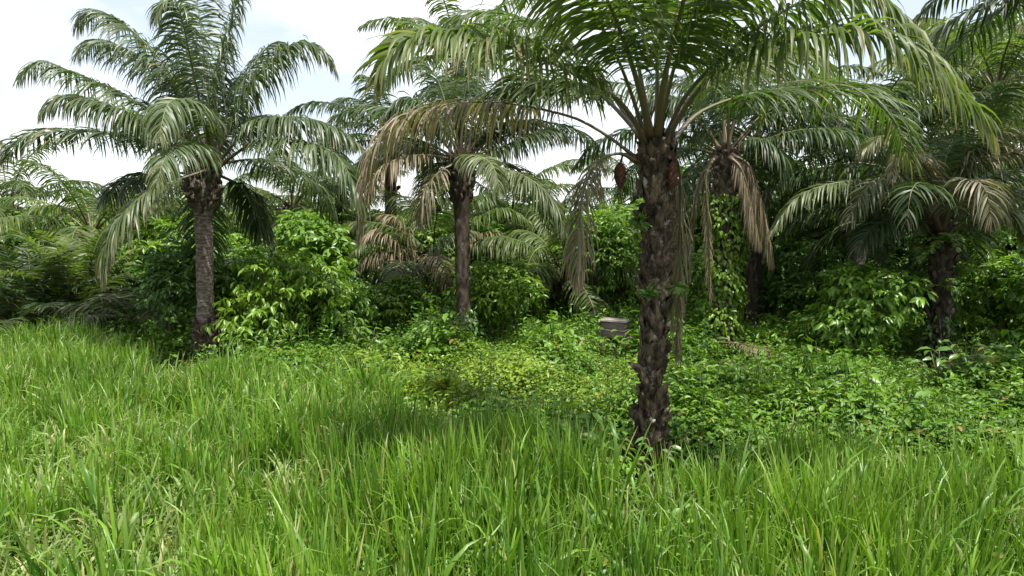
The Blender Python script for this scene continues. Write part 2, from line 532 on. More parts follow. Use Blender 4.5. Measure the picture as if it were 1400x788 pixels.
def boot_geo(rng, w=.13, h=.24, d=.09):
    """stub of an old leaf: wide clasping foot, tapering to a ragged cut, bulging outwards (+Y out, Z up)"""
    rows = []
    for z, ww, y0, y1 in ((0, .55, -.03, .25), (.25, 1.0, -.02, .62), (.55, .95, .0, .95), (.82, .72, .12, 1.1), (1.0, .5, .35, 1.02)):
        j = lambda: rng.uniform(.68, 1.32)
        rows.append([(-.5 * w * ww * j(), y0 * d, z * h), (-.34 * w * ww * j(), y1 * d * .78 * j(), z * h * j()),
                     (0, y1 * d * j(), z * h * j()), (.34 * w * ww * j(), y1 * d * .78 * j(), z * h * j()),
                     (.5 * w * ww * j(), y0 * d, z * h)])
    V = np.array(rows).reshape(-1, 3)
    q = [(r * 5 + c, r * 5 + c + 1, r * 5 + c + 6, r * 5 + c + 5) for r in range(4) for c in range(4)]
    V = np.vstack([V, [(0, .25 * d, 1.0 * h * .86)]])
    tr = [(20 + c, 21 + c, 25) for c in range(4)]
    return V, np.array(q), np.array(tr)

def boots(troot, prof, z0, z1, step, mat, rng, lean=(0, 0), single=False, size=(.13, .24, .09), tilt=(.0, .35), roll=.16):
    H = prof[-1][0]
    variants = []
    for i in range(10):
        V, q, tr = boot_geo(rng, *size)
        variants.append((V, q, tr))
    if single:
        meshes = [Geo().add(V, q, tr).mesh('leaf_base', mat, smooth=False) for V, q, tr in variants]
    g = Geo()
    z = z0; i = 0
    while z < z1:
        a = i * 2.39996 + rng.normal(0, .12)
        r = np.interp(z, [p[0] for p in prof], [p[1] for p in prof]) * .93
        f = (z - prof[0][0]) / (H - prof[0][0])
        sc = rng.uniform(.75, 1.25)
        M4 = (Matrix.Translation((lean[0] * f + r * math.cos(a), lean[1] * f + r * math.sin(a), z + rng.normal(0, .02)))
              @ Matrix.Rotation(a - math.pi / 2, 4, 'Z') @ Matrix.Rotation(-rng.uniform(*tilt), 4, 'X')
              @ Matrix.Rotation(rng.normal(0, roll), 4, 'Y') @ Matrix.Diagonal((sc * rng.uniform(.8, 1.2), sc * rng.uniform(.7, 1.5), sc, 1)))
        k = rng.randint(10)
        if single:
            o = link('leaf_base', meshes[k], troot)
            o.matrix_local = M4
        else:
            V, q, tr = variants[k]
            A = np.array(M4)
            g.add(V @ A[:3, :3].T + A[:3, 3], q, tr)
        z += step * rng.uniform(.7, 1.3); i += 1
    if not single:
        o = link('leaf_bases', g.mesh('leaf_bases', mat, smooth=False), troot)
        o['kind'] = 'stuff'

def palm(base, label, group='oil palms of the plantation', name='oil_palm'):
    return empty(name, base, label, 'palm tree', group)

def traced(paths, Y0):
    """pixel paths with depth offsets -> points in space"""
    return [at(px, py, Y0 + dy) for px, py, dy in paths]

def ground_at(px, Y):
    d = ray(px, 394)
    x = d[0] * Y / d[1]
    return np.array([x, Y, float(gz(x, Y))])

# ---- 1. the main palm in front
def main_palm():
    rng = np.random.RandomState(11)
    Y0 = 9.8
    b = ground_at(893, Y0); b[2] -= .1
    root = palm(b, 'tallest nearest oil palm with rugged dark trunk standing in the grass')
    ztop = at(897, 190, Y0)[2] - b[2]
    prof = [(0, .21), (.45, .195), (.75, .16), (1.3, .135), (2.4, .14), (3.4, .15), (4.1, .17), (ztop - .2, .20), (ztop, .16)]
    tk = trunk(root, prof, M['bark_main'], rng, lean=(.04, 0), rough=.05)
    boots(tk, prof, .25, ztop - .05, (ztop - .2) / 295, M['boot'], rng, lean=(.04, 0), single=True, size=(.145, .22, .06), tilt=(-.18, .24), roll=.4)
    F = []
    def f(path, **k):
        kw = dict(nl=105, Lmax=1.1, wid=.04, K=5, cols=3, rbase=.042, droop=2.0, tint=.5, t0=.3)
        kw.update(k)
        frond(root, traced(path, Y0), rng, **kw)
    f([(890, 205, 0), (850, 142, -.3), (800, 108, -.5), (740, 80, -.8), (690, 62, -1.0), (629, 52, -1.2), (581, 50, -1.4), (540, 66, -1.5), (518, 112, -1.5)],
      single=True, nl=150, Lmax=1.0, wid=.05, droop=3.0, tint=.75, tipdry=.3, lift=(-.15, .7), t0=.25, far=1)
    f([(905, 205, 0), (932, 155, -.3), (965, 112, -.6), (1010, 85, -.9), (1060, 62, -1.2), (1111, 50, -1.4), (1161, 46, -1.6), (1211, 49, -1.7), (1252, 80, -1.7), (1290, 118, -1.6), (1326, 150, -1.4), (1352, 185, -1.2)],
      single=True, nl=150, Lmax=.98, wid=.048, droop=3.0, tint=.7, tipdry=.35, lift=(-.15, .6), t0=.22, far=-1)
    f([(880, 225, 0), (839, 192, 0), (800, 168, 0), (767, 156, 0), (700, 142, 0), (640, 140, 0), (575, 150, 0), (520, 185, 0), (495, 250, 0)],
      rbase=.03, dry=.75, tint=.5, droop=2.4, Lmax=1.1, wid=.036, keep=.9, tipdry=.5, t0=.3, label='old frond with brown dried leaflets reaching left', mat='palm_pale')
    f([(872, 222, -.1), (845, 210, -.2), (815, 225, -.3), (797, 265, -.4), (791, 320, -.4), (789, 385, -.4)],
      rbase=.03, dry=.45, droop=2.6, Lmax=.75, wid=.035, keep=.85, tipdry=.6, t0=.25, label='half dry frond drooping straight down', mat='palm_pale')
    f([(910, 205, .2), (960, 152, .8), (1050, 124, 1.3), (1140, 122, 1.6), (1210, 150, 1.8), (1245, 220, 1.8)], tint=.45, droop=1.4)
    f([(908, 195, 0), (938, 130, -.2), (1007, 61, -.5), (1064, 20, -.8), (1130, -12, -1.1), (1195, -8, -1.4), (1250, 35, -1.6)], tint=.5)
    f([(893, 195, .1), (879, 122, .2), (867, 61, .3), (853, -10, .4), (832, -110, .5), (790, -190, .5), (720, -230, .5)], tint=.4, droop=1.2)
    f([(902, 185, 0), (914, 81, -.2), (926, 0, -.4), (945, -110, -.6), (990, -200, -.8), (1060, -240, -.8)], tint=.45, droop=1.2)
    f([(884, 195, 0), (861, 122, -.2), (835, 60, -.5), (795, -10, -.8), (735, -66, -1.0), (670, -78, -1.2), (625, -40, -1.3)], tint=.45, droop=1.2)
    f([(882, 195, .2), (830, 120, 1.0), (780, 60, 1.8), (700, 22, 2.4), (640, 20, 2.8), (590, 50, 3.0)], tint=.45)
    f([(898, 190, -.1), (908, 110, -.7), (935, 0, -1.5), (960, -110, -2.2), (1000, -190, -2.8)], tint=.55, droop=1.1)
    f([(890, 190, -.1), (866, 95, -.8), (825, -10, -1.6), (765, -85, -2.2), (700, -105, -2.6)], tint=.5)
    f([(906, 190, .2), (960, 120, 1.2), (1020, 84, 2.0), (1090, 74, 2.6), (1150, 112, 3.0)], tint=.4)
    f([(880, 190, .2), (820, 130, .8), (760, 112, 1.3), (700, 118, 1.6), (660, 150, 1.8)], tint=.35, droop=1.3)
    f([(900, 188, .0), (926, 80, -.4), (975, 0, -.9), (1040, -60, -1.3), (1110, -60, -1.6)], tint=.6)
    f([(898, 185, 0), (899, 60, .0), (903, -90, .1), (906, -200, .2)], tint=.7, Lmax=.6, fwd=.35, droop=.2, label='young spear frond rising straight up')
    f([(914, 212, .1), (926, 222, .25), (931, 260, .3), (930, 340, .3), (927, 420, .3), (925, 490, .3)],
      dry=.7, limp=True, Lmax=.6, wid=.022, keep=.9, tipdry=.3, t0=.12, rbase=.03, label='dead frond hanging limp beside the trunk', mat='palm_pale')
    f([(916, 222, .2), (922, 236, .35), (918, 300, .4), (917, 380, .4), (919, 450, .4)],
      dry=.6, limp=True, Lmax=.5, wid=.02, keep=.8, tipdry=.3, t0=.12, rbase=.025, label='dead frond hanging limp beside the trunk', mat='palm_pale')
    # flower bunches
    for px, py, dy, h, r in ((848, 222, -.15, .36, .075), (920, 222, -.25, .42, .07)):
        top = at(px, py, Y0 + dy); org = np.array(root.location)
        zz = np.linspace(0, 1, 12)
        g = Geo()
        an = np.linspace(0, 2 * np.pi, 12, endpoint=False)
        prof2 = np.interp(zz, [0, .12, .35, .7, 1], [.25, .75, 1, .8, .12]) * r
        R = prof2[:, None] * (1 + .22 * np.sign(np.sin(an * 6 + zz[:, None] * 40)) * (zz[:, None] > .02))
        V = np.stack([R * np.cos(an), R * np.sin(an), np.repeat(-zz[:, None] * h, 12, 1)], -1) + top
        i = np.arange(11)[:, None] * 12; j = np.arange(12)[None]; jn = (j + 1) % 12
        g.add(V.reshape(-1, 3), np.stack([i + j, i + jn, i + 12 + jn, i + 12 + j], -1).reshape(-1, 4))
        bo = link('flower_bunch', g.mesh('flower_bunch', M['bunch'], org, smooth=False), root)
        sg = Geo()
        tube(sg, [top + [0, 0, -.04], top + [(.05 if px < 890 else -.05), .1, .12], at(893 if px < 890 else 902, 215, Y0)], .022, 6)
        link('stalk', sg.mesh('stalk', M['boot'], org), bo)
    return root

main_palm()

# ---- helper for the other traced palms
def other_palm(base_px, Y0, crown_py, label, prof, paths, extra, seed, mat='palm', bark='bark_dark', boots_z=(), lean=0.0,
               nl=100, Lmax=1.12, wid=.048, length=5.2, tint=.45, dropk=2.0, size=(.14, .24, .09), bstep=.028, name='oil_palm', K=4):
    rng = np.random.RandomState(seed)
    b = ground_at(base_px, Y0); b[2] -= .1
    root = palm(b, label, name=name)
    ztop = at(base_px, crown_py, Y0)[2] - b[2]
    prof = [(p[0] * ztop, p[1]) for p in prof]
    tk = trunk(root, prof, M[bark], rng, lean=(lean, 0), rough=.05)
    for z0, z1, bm in boots_z:
        boots(tk, prof, z0 * ztop, z1 * ztop, bstep, M[bm], rng, lean=(lean, 0), size=size)
    for path, kw in paths:
        k2 = dict(nl=nl, Lmax=Lmax, wid=wid, mat=mat, tint=tint + rng.normal(0, .06), droop=1.1 * dropk, K=K)
        k2.update(kw)
        frond(root, traced(path, Y0), rng, **k2)
    c = np.array([b[0] + lean, b[1], b[2] + ztop])
    for az, el, bend, kw in extra:
        k2 = dict(nl=nl, Lmax=Lmax, wid=wid, mat=mat, tint=tint + rng.normal(0, .08), droop=1.1 * dropk, K=K)
        k2.update(kw)
        L = k2.pop('length', length) * rng.uniform(.9, 1.08)
        frond(root, arch(c + [0, 0, -.1], math.radians(az), math.radians(el), L, math.radians(bend), rng=rng), rng, **k2)
    return root

def ring(n, seed, el=(-5, 70), bend=(60, 100), az0=0, **kw):
    r = np.random.RandomState(seed)
    return [(az0 + i * 137.5 + r.normal(0, 8), el[1] + (el[0] - el[1]) * (i + .5) / n + r.normal(0, 5), r.uniform(*bend), dict(kw)) for i in range(n)]

# ---- 2. left palm
other_palm(278, 18.5, 228, 'oil palm with grey ringed trunk and swollen brown crown base beside the bright bush',
    [(0, .28), (.08, .25), (.2, .23), (.26, .205), (.5, .215), (.74, .22), (.8, .28), (.86, .36), (.93, .34), (1, .2)],
    [([(290, 222, 0), (250, 175, 0), (209, 152, .2), (152, 121, .4), (95, 97, .5), (57, 84, .5), (25, 108, .5)], dict(tint=.5)),
     ([(290, 225, 0), (250, 190, -.5), (203, 165, -1), (140, 141, -1.4), (88, 132, -1.6), (58, 152, -1.7)], dict(tint=.6)),
     ([(288, 228, 0), (250, 207, 0), (209, 196, 0), (140, 181, 0), (76, 180, 0), (32, 190, 0), (3, 222, 0)], dict(tint=.4, droop=1.5)),
     ([(286, 232, -.2), (241, 247, -.8), (197, 266, -1.3), (159, 305, -1.7), (143, 343, -1.8), (140, 376, -1.8)], dict(tint=.62, tipdry=.4)),
     ([(290, 222, -.2), (279, 165, -1.2), (254, 138, -2.2), (232, 140, -2.8), (222, 165, -3.2), (218, 190, -3.4)], dict(tint=.8, Lmax=1.0)),
     ([(292, 226, -.2), (273, 203, -1.4), (247, 197, -2.6), (226, 216, -3.4), (214, 250, -3.8)], dict(tint=.8, Lmax=1.0)),
     ([(287, 222, 0), (241, 114, .2), (197, 57, .4), (152, 22, .6), (120, 16, .7), (105, 38, .7)], dict(tint=.5)),
     ([(288, 220, 0), (266, 108, -.4), (254, 51, -.8), (244, 13, -1.0), (226, 2, -1.2), (212, 22, -1.3)], dict(tint=.5)),
     ([(292, 220, 0), (295, 114, 0), (311, 51, .2), (324, 0, .3), (340, -32, .4)], dict(tint=.45)),
     ([(294, 222, 0), (330, 133, 0), (368, 86, .1), (406, 58, .2), (440, 66, .3), (457, 92, .3)], dict(tint=.45)),
     ([(296, 225, 0), (343, 173, -.2), (393, 160, -.4), (444, 168, -.5), (490, 196, -.5)], dict(tint=.55)),
     ([(298, 228, 0), (349, 195, -.4), (406, 192, -.8), (457, 210, -1.0), (482, 247, -1.1), (495, 285, -1.1)], dict(tint=.6)),
     ([(296, 238, .2), (330, 256, .8), (349, 286, 1.2), (357, 320, 1.3)], dict(tint=.25, mat='palm_dark')),
     ([(280, 236, .3), (225, 238, 1.2), (170, 248, 2), (140, 276, 2.4)], dict(tint=.2, mat='palm_dark')),
     ([(287, 222, .2), (230, 110, .9), (190, 76, 1.2), (135, 56, 1.6), (104, 76, 1.8)], dict(tint=.4)),
     ([(290, 218, 0), (284, 120, .6), (275, 40, 1.2), (268, -20, 1.6), (280, -60, 2)], dict(tint=.4)),
     ([(293, 220, .2), (316, 140, 1), (345, 90, 1.6), (372, 60, 2.1), (400, 66, 2.4)], dict(tint=.4))],
    [(110, 40, 95, {}), (75, 50, 80, {}), (140, 45, 80, {}), (115, -20, 60, {}), (60, 20, 90, {})],
    21, mat='palm_mature', bark='bark_grey', boots_z=[(.0, .2, 'bark_main'), (.76, 1.0, 'bark_main')], bstep=.014, nl=140, Lmax=1.22, wid=.047, lean=.12, tint=.42, dropk=2.3)

# ---- 3. middle palm
other_palm(634, 19.6, 218, 'oil palm at the centre with slender dark trunk and dry left fronds',
    [(0, .26), (.12, .22), (.3, .2), (.72, .21), (.8, .25), (.9, .32), (1, .22)],
    [([(634, 216, 0), (692, 199, .2), (723, 185, .3), (754, 177, .4), (775, 185, .4)], dict(tint=.35)),
     ([(634, 220, 0), (660, 224, -.3), (690, 231, -.6), (729, 248, -1), (757, 276, -1.2), (770, 312, -1.2)], dict(tint=.6, mat='palm_pale', droop=1.5)),
     ([(632, 214, 0), (655, 190, .6), (690, 168, 1), (735, 164, 1.4)], dict(tint=.35)),
     ([(632, 214, 0), (632, 160, 0), (640, 110, .2), (655, 72, .4), (685, 60, .6)], dict(tint=.4)),
     ([(630, 214, 0), (607, 175, -.2), (580, 146, -.4), (550, 136, -.5), (525, 160, -.5)], dict(tint=.4)),
     ([(624, 220, 0), (590, 213, -.3), (550, 216, -.6), (520, 232, -.8), (500, 268, -.9), (490, 325, -.9)], dict(dry=.75, mat='palm_pale', droop=2.2, label='dry brown frond drooping to the left')),
     ([(634, 218, -.3), (640, 214, -1.1), (655, 214, -1.9), (674, 228, -2.5), (684, 262, -2.7)], dict(tint=.9, mat='palm_pale', Lmax=.8)),
     ([(624, 218, .2), (585, 206, .8), (550, 202, 1.2), (520, 222, 1.5)], dict(tint=.3, dry=.3)),
     ([(636, 214, 0), (652, 170, .2), (685, 130, .4), (722, 112, .5), (750, 125, .6)], dict(tint=.4)),
     ([(630, 213, 0), (612, 150, .3), (596, 105, .6), (575, 80, .8)], dict(tint=.4)),
     ([(622, 224, -.2), (600, 236, -.5), (580, 262, -.7), (575, 300, -.7)], dict(dry=.55, mat='palm_pale', droop=2, keep=.7))],
    [(80, 40, 90, {}), (160, 50, 80, {}), (15, 55, 80, {}), (110, 10, 80, {}), (50, 10, 85, {}), (140, 30, 90, {}), (30, 40, 90, {}), (90, 70, 80, {})],
    31, mat='palm_dark', bark='bark_dark', boots_z=[(.78, 1.0, 'bark_dark'), (0, .15, 'bark_dark')], bstep=.02, lean=-.06)

# ---- 4. palm with vines on the trunk
other_palm(990, 19.2, 212, 'oil palm with vine covered trunk and long brown dead fronds hanging under its crown',
    [(0, .27), (.3, .25), (.7, .25), (.85, .32), (1, .22)],
    [([(996, 206, 0), (1050, 152, .2), (1100, 150, .4), (1145, 190, .5)], dict(tint=.4)),
     ([(984, 206, 0), (950, 150, .2), (905, 130, .4), (870, 160, .5)], dict(tint=.35)),
     ([(990, 204, 0), (986, 110, .2), (976, 40, .4), (950, -5, .6), (920, -10, .7)], dict(tint=.45)),
     ([(994, 204, 0), (1022, 110, .2), (1062, 52, .4), (1110, 40, .5)], dict(tint=.45)),
     ([(1000, 212, -.4), (1024, 226, -.7), (1040, 270, -.8), (1049, 310, -.8), (1056, 355, -.8)], dict(dry=1, limp=True, Lmax=1.1, wid=.03, nl=150, t0=.06, label='dead brown frond hanging down')),
     ([(998, 215, -.5), (1014, 232, -.8), (1028, 280, -.9), (1038, 330, -.9)], dict(dry=1, limp=True, Lmax=1.0, wid=.03, nl=150, t0=.06, label='dead brown frond hanging down')),
     ([(1002, 215, -.2), (1022, 240, -.4), (1030, 290, -.5), (1034, 320, -.5)], dict(dry=.9, limp=True, Lmax=1.0, wid=.03, nl=150, t0=.06, label='dead brown frond hanging down')),
     ([(978, 215, -.3), (966, 240, -.5), (968, 320, -.5), (972, 412, -.5)], dict(dry=.8, limp=True, Lmax=.6, wid=.025, t0=.15, label='thin grey dead frond hanging down', mat='palm_pale')),
     ([(975, 218, .2), (955, 250, .3), (945, 310, .3), (944, 380, .3)], dict(dry=.7, limp=True, Lmax=.7, wid=.03, t0=.1, label='thin grey dead frond hanging down', mat='palm_pale')),
     ([(998, 208, 0), (1030, 190, -.4), (1062, 205, -.6), (1080, 245, -.7)], dict(tint=.35))],
    [(80, 40, 90, {}), (120, 20, 80, {}), (45, 20, 85, {}), (150, 35, 90, {}), (90, 70, 80, {}), (250, 75, 70, {}), (20, 40, 90, {}), (100, 55, 80, {}), (60, 5, 70, {}), (0, 55, 90, {}), (-20, 30, 90, {}), (170, 55, 90, {})],
    41, mat='palm_dark', bark='bark_main', boots_z=[(0, 1.0, 'bark_main')], bstep=.03)

# ---- 5. bushy palm at the right
other_palm(1285, 17.6, 318, 'short bushy oil palm with dark ferny trunk and fanned frond stalks',
    [(0, .25), (.3, .19), (.7, .20), (.9, .30), (1, .24)],
    [([(1282, 316, 0), (1240, 262, 0), (1190, 249, 0), (1140, 251, 0), (1090, 270, 0), (1056, 315, 0)], dict(tint=.55, mat='palm_pale')),
     ([(1280, 314, .3), (1235, 245, .6), (1180, 224, .8), (1120, 230, 1), (1065, 246, 1.1), (1035, 275, 1.2)], dict(tint=.35)),
     ([(1284, 314, -.2), (1274, 250, -.7), (1262, 224, -1.1), (1242, 210, -1.4), (1224, 216, -1.5), (1218, 250, -1.5)], dict(dry=.9, tint=.9, mat='palm_pale', Lmax=.55, keep=.8, label='dead pale grey frond with curled tip')),
     ([(1290, 316, 0), (1340, 272, -.2), (1400, 260, -.4), (1450, 285, -.5)], dict(tint=.45, mat='palm_pale')),
     ([(1292, 320, 0), (1345, 288, -.5), (1390, 296, -.8), (1422, 345, -.9)], dict(tint=.7, mat='palm_pale')),
     ([(1288, 314, 0), (1310, 250, -.4), (1340, 218, -.7), (1385, 208, -.9), (1420, 240, -1)], dict(dry=.35, mat='palm_pale', tint=.6)),
     ([(1288, 314, 0), (1328, 252, .3), (1378, 234, .6), (1430, 250, .8)], dict(tint=.35)),
     ([(1283, 314, 0), (1256, 257, -.4), (1228, 237, -.7), (1190, 252, -.9), (1160, 300, -1)], dict(tint=.45, dry=.2)),
     ([(1286, 314, 0), (1290, 240, .2), (1300, 196, .4), (1326, 182, .6)], dict(tint=.45)),
     ([(1284, 316, -.3), (1272, 270, -1.0), (1258, 250, -1.8), (1246, 262, -2.3), (1240, 300, -2.5)], dict(tint=.3, nl=40)),
     ([(1288, 316, -.3), (1306, 266, -1.0), (1324, 246, -1.6), (1346, 258, -2.0), (1356, 300, -2.1)], dict(dry=.4, mat='palm_pale', keep=.7)),
     ([(1285, 314, -.1), (1268, 240, -.3), (1244, 196, -.5), (1210, 186, -.6), (1180, 206, -.7)], dict(tint=.6, mat='palm_pale', dry=.15)),
     ([(1289, 314, -.1), (1312, 236, -.4), (1346, 192, -.7), (1392, 178, -.9), (1430, 196, -1)], dict(tint=.6, mat='palm_pale', dry=.3)),
     ([(1280, 322, 0), (1240, 300, -.2), (1200, 306, -.4), (1170, 340, -.5)], dict(tint=.2))],
    [(80, 40, 90, {}), (120, 20, 80, {}), (45, 20, 85, {}), (150, 35, 90, {}), (20, 30, 90, {}), (90, 70, 80, {}), (60, 0, 60, {}), (270, 80, 60, {}), (70, 55, 90, {}), (110, 60, 90, {})],
    51, mat='palm_dark', bark='bark_dark', boots_z=[(0, 1.0, 'bark_dark')], bstep=.025, length=4.6, size=(.15, .26, .07), dropk=1.5, Lmax=1.0)

# ---- 6. further palms behind
def bg_palm(px, crown_py, Y, label, n, seed, el=(-25, 72), mat='palm_dark', length=5, paths=(), r=.24, tint=.4, Lmax=.85, bend=(60, 100), bark='bark_dark', **kw):
    n = int(n * (1.2 if px < 900 else 1.05))
    return other_palm(px, Y, crown_py, label, [(0, r * 1.4), (.15, r), (.75, r), (.88, r * 1.6), (1, r)], list(paths),
                      ring(n, seed, el=el, bend=bend), seed, mat=mat, bark=bark, boots_z=[(.7, 1, 'bark_dark')], bstep=.05,
                      nl=76, Lmax=Lmax * 1.2, wid=.06, length=length, tint=tint, **kw)

bg_palm(1170, 200, 23, 'oil palm with pale grey trunk rising behind the leafy dark shrubs at right', 16, 61, bark='bark_grey',
        paths=[([(1168, 198, 0), (1149, 178, -.4), (1101, 174, -1), (1065, 190, -1.4), (1045, 215, -1.5)], dict(tint=.75, mat='palm_pale')),
               ([(1172, 198, 0), (1195, 176, -.8), (1222, 172, -1.4), (1245, 195, -1.8)], dict(tint=.75, mat='palm_pale'))])
bg_palm(1028, 195, 24, 'tall oil palm with black shaded trunk behind the vine covered palm', 18, 62, r=.3)
bg_palm(1216, 225, 27, 'oil palm with thin dark trunk between the pale trunk and the bushy palm', 15, 68, r=.2)
bg_palm(1345, 125, 24, 'tall bright green oil palm standing behind the short bushy palm', 30, 63, mat='palm', tint=.8, length=4.6, el=(-30, 78))
bg_palm(1295, 88, 31, 'distant tall oil palm whose crown shows just left of the bright green palm', 20, 78, mat='palm', length=4.4)
bg_palm(1500, -40, 15, 'oil palm mostly outside the picture with dark fronds in the upper right corner', 11, 64, length=4.6, el=(-10, 50))
bg_palm(536, 190, 30, 'distant tall oil palm whose dark fronds show left of the central palm', 15, 65, length=4.6)
bg_palm(628, 75, 29, 'distant tallest oil palm whose crown shows above the central palm', 14, 66, length=4.6, mat='palm', tint=.5, r=.17)
bg_palm(403, 282, 31, 'distant oil palm with drooping fronds above the bright bush', 15, 67, mat='palm', length=4.4, bend=(80, 130))
bg_palm(592, 345, 27, 'oil palm with pale green arching fronds just behind the central trunk', 13, 69, mat='palm', length=4.5, tint=.6,
        paths=[([(600, 345, 0), (640, 325, -.4), (680, 318, -.6), (710, 335, -.7), (728, 370, -.7)], dict(dry=.85, label='dry pinkish brown frond arching right')),
               ([(596, 345, 0), (650, 300, -.3), (690, 285, -.6), (728, 305, -.7)], dict(tint=.7))])
bg_palm(566, 378, 24.8, 'stunted oil palm with short dark trunk and dead grey fronds', 7, 70, mat='palm_pale', length=3, r=.2,
        paths=[([(564, 376, 0), (545, 335, -.3), (515, 315, -.5), (490, 330, -.6)], dict(dry=.8, tint=.6)),
               ([(563, 377, 0), (540, 350, -.2), (510, 345, -.4), (485, 370, -.5)], dict(dry=.7, tint=.5)),
               ([(566, 374, 0), (560, 330, -.2), (545, 300, -.3), (520, 292, -.4)], dict(dry=.6, tint=.6)),
               ([(569, 376, 0), (590, 350, -.4), (605, 360, -.8), (610, 390, -1)], dict(dry=.7, tint=.6))])
bg_palm(768, 372, 25, 'low oil palm with drooping fronds left of the wooden beehive', 13, 71, mat='palm', length=3.6, tint=.6,
        paths=[([(765, 370, 0), (750, 340, -.5), (730, 345, -.9), (715, 385, -1.2), (712, 420, -1.2)], dict(tint=.8)),
               ([(762, 372, 0), (745, 362, -.8), (732, 380, -1.2), (728, 420, -1.4)], dict(tint=.7))])
bg_palm(130, 320, 29, 'distant oil palm with pale arching fronds at the far left', 16, 72, mat='palm', length=4.8, tint=.65,
        paths=[([(125, 318, 0), (100, 288, -.6), (64, 281, -1), (25, 300, -1.3), (5, 335, -1.4)], dict(tint=.85))])
bg_palm(20, 285, 33, 'distant oil palm at the left picture edge behind the young palms', 16, 73, mat='palm', length=4.8)
bg_palm(870, 262, 33, 'distant oil palm half hidden behind the nearest trunk', 15, 74, mat='palm_dark', length=4.8)
bg_palm(700, 290, 32, 'distant oil palm with green crown right of the central trunk', 15, 75, mat='palm', length=4.4, tint=.6)
bg_palm(280, 300, 32, 'distant oil palm showing green fronds behind the grey ringed trunk', 15, 76, mat='palm', length=4.4, tint=.5)
bg_palm(470, 300, 35, 'distant oil palm between the bright bush and the central palm', 15, 77, mat='palm', length=4.6)

def young_palm(px, Y, label, n, seed, length, mat, tint, el=(5, 80), zc=.5, **kw):
    rng = np.random.RandomState(seed)
    b = ground_at(px, Y); b[2] -= .05
    root = palm(b, label, group='young palms growing from the ground', name='young_palm')
    trunk(root, [(0, .35), (zc * .6, .32), (zc, .2)], M['bark_dark'], rng)
    for i in range(n):
        e = el[1] + (el[0] - el[1]) * (i + .5) / n
        a = i * 2.39996 + rng.normal(0, .15)
        L = length * rng.uniform(.85, 1.1)
        frond(root, arch(b + [0, 0, zc - .1], a, math.radians(e), L, math.radians(rng.uniform(25, 60)), rng=rng), rng, nl=56,
              Lmax=.75, wid=.06, mat=mat, tint=tint + rng.normal(0, .08), droop=.7, rbase=.04, **kw)

young_palm(42, 22.5, 'dark young palm with fan of fronds at the far left edge of the grass', 24, 81, 3.1, 'palm_dark', .5, el=(20, 82))
young_palm(108, 23.5, 'bright green young palm with upright fronds behind the dark young palm', 20, 82, 3.3, 'palm', .85, el=(40, 88))
young_palm(-60, 26, 'young palm partly outside the left picture edge', 18, 83, 3.6, 'palm', .6, el=(25, 85))
young_palm(172, 21.5, 'low young palm with grey green fronds drooping onto the weeds', 10, 84, 2.4, 'palm_dark', .55, el=(0, 50), zc=.9, dry=.12)

# ------------------------------------------------------------------ shrubs and small trees
def shrub_cloud(rng, c, w, d, h, n, z0=.1, lobes=9):
    """leaf cluster centres on the skin of several lobes"""
    cen = []
    for i in range(lobes):
        a = rng.uniform(0, 6.28); rr = rng.uniform(.1, .72) ** .7
        zz = rng.uniform(.18, .82)
        k = 1 - .5 * max(zz - .55, 0) / .45
        cen.append((math.cos(a) * rr * w * .5 * k, math.sin(a) * rr * d * .5 * k, z0 + zz * (h - z0), rng.uniform(.22, .36)))
    cen = np.array(cen)
    k = rng.randint(0, lobes, n)
    v = norm(rng.normal(0, 1, (n, 3)) + [0, 0, .25])
    rad = cen[k, 3] * rng.uniform(.55, 1.12, n)
    P = cen[k, :3] + v * (rad[:, None] * np.array([w, d, h * .62]))
    P[:, 2] = np.clip(P[:, 2], z0 * .5, None)
    return P + c, v, cen

def cluster_leaves(rng, P, v, per, L, W, droop=.5):
    n = len(P)
    a = rng.uniform(0, 6.28, (n, per)) 
    out = np.stack([np.cos(a), np.sin(a), rng.uniform(-.5, .5, (n, per)) - droop], -1) + .55 * v[:, None]
    D = norm(out.reshape(-1, 3))
    P2 = np.repeat(P, per, 0) + D * rng.uniform(.0, .5, (n * per, 1)) * L
    Nn = norm(np.array([0, 0, 1.0]) + .45 * rng.normal(0, 1, (n * per, 3)) + .3 * np.repeat(v, per, 0))
    LL = L * rng.uniform(.65, 1.2, n * per)
    WW = LL * (W / L) * rng.uniform(.85, 1.15, n * per)
    return P2, D, Nn, LL, WW

LEAF_MESH = {}
def leaf_mesh(mat):
    if mat not in LEAF_MESH:
        LEAF_MESH[mat] = Geo().add(LEAF_T, LEAF_Q, LEAF_R, .62).mesh('leaf', M[mat])
    return LEAF_MESH[mat]

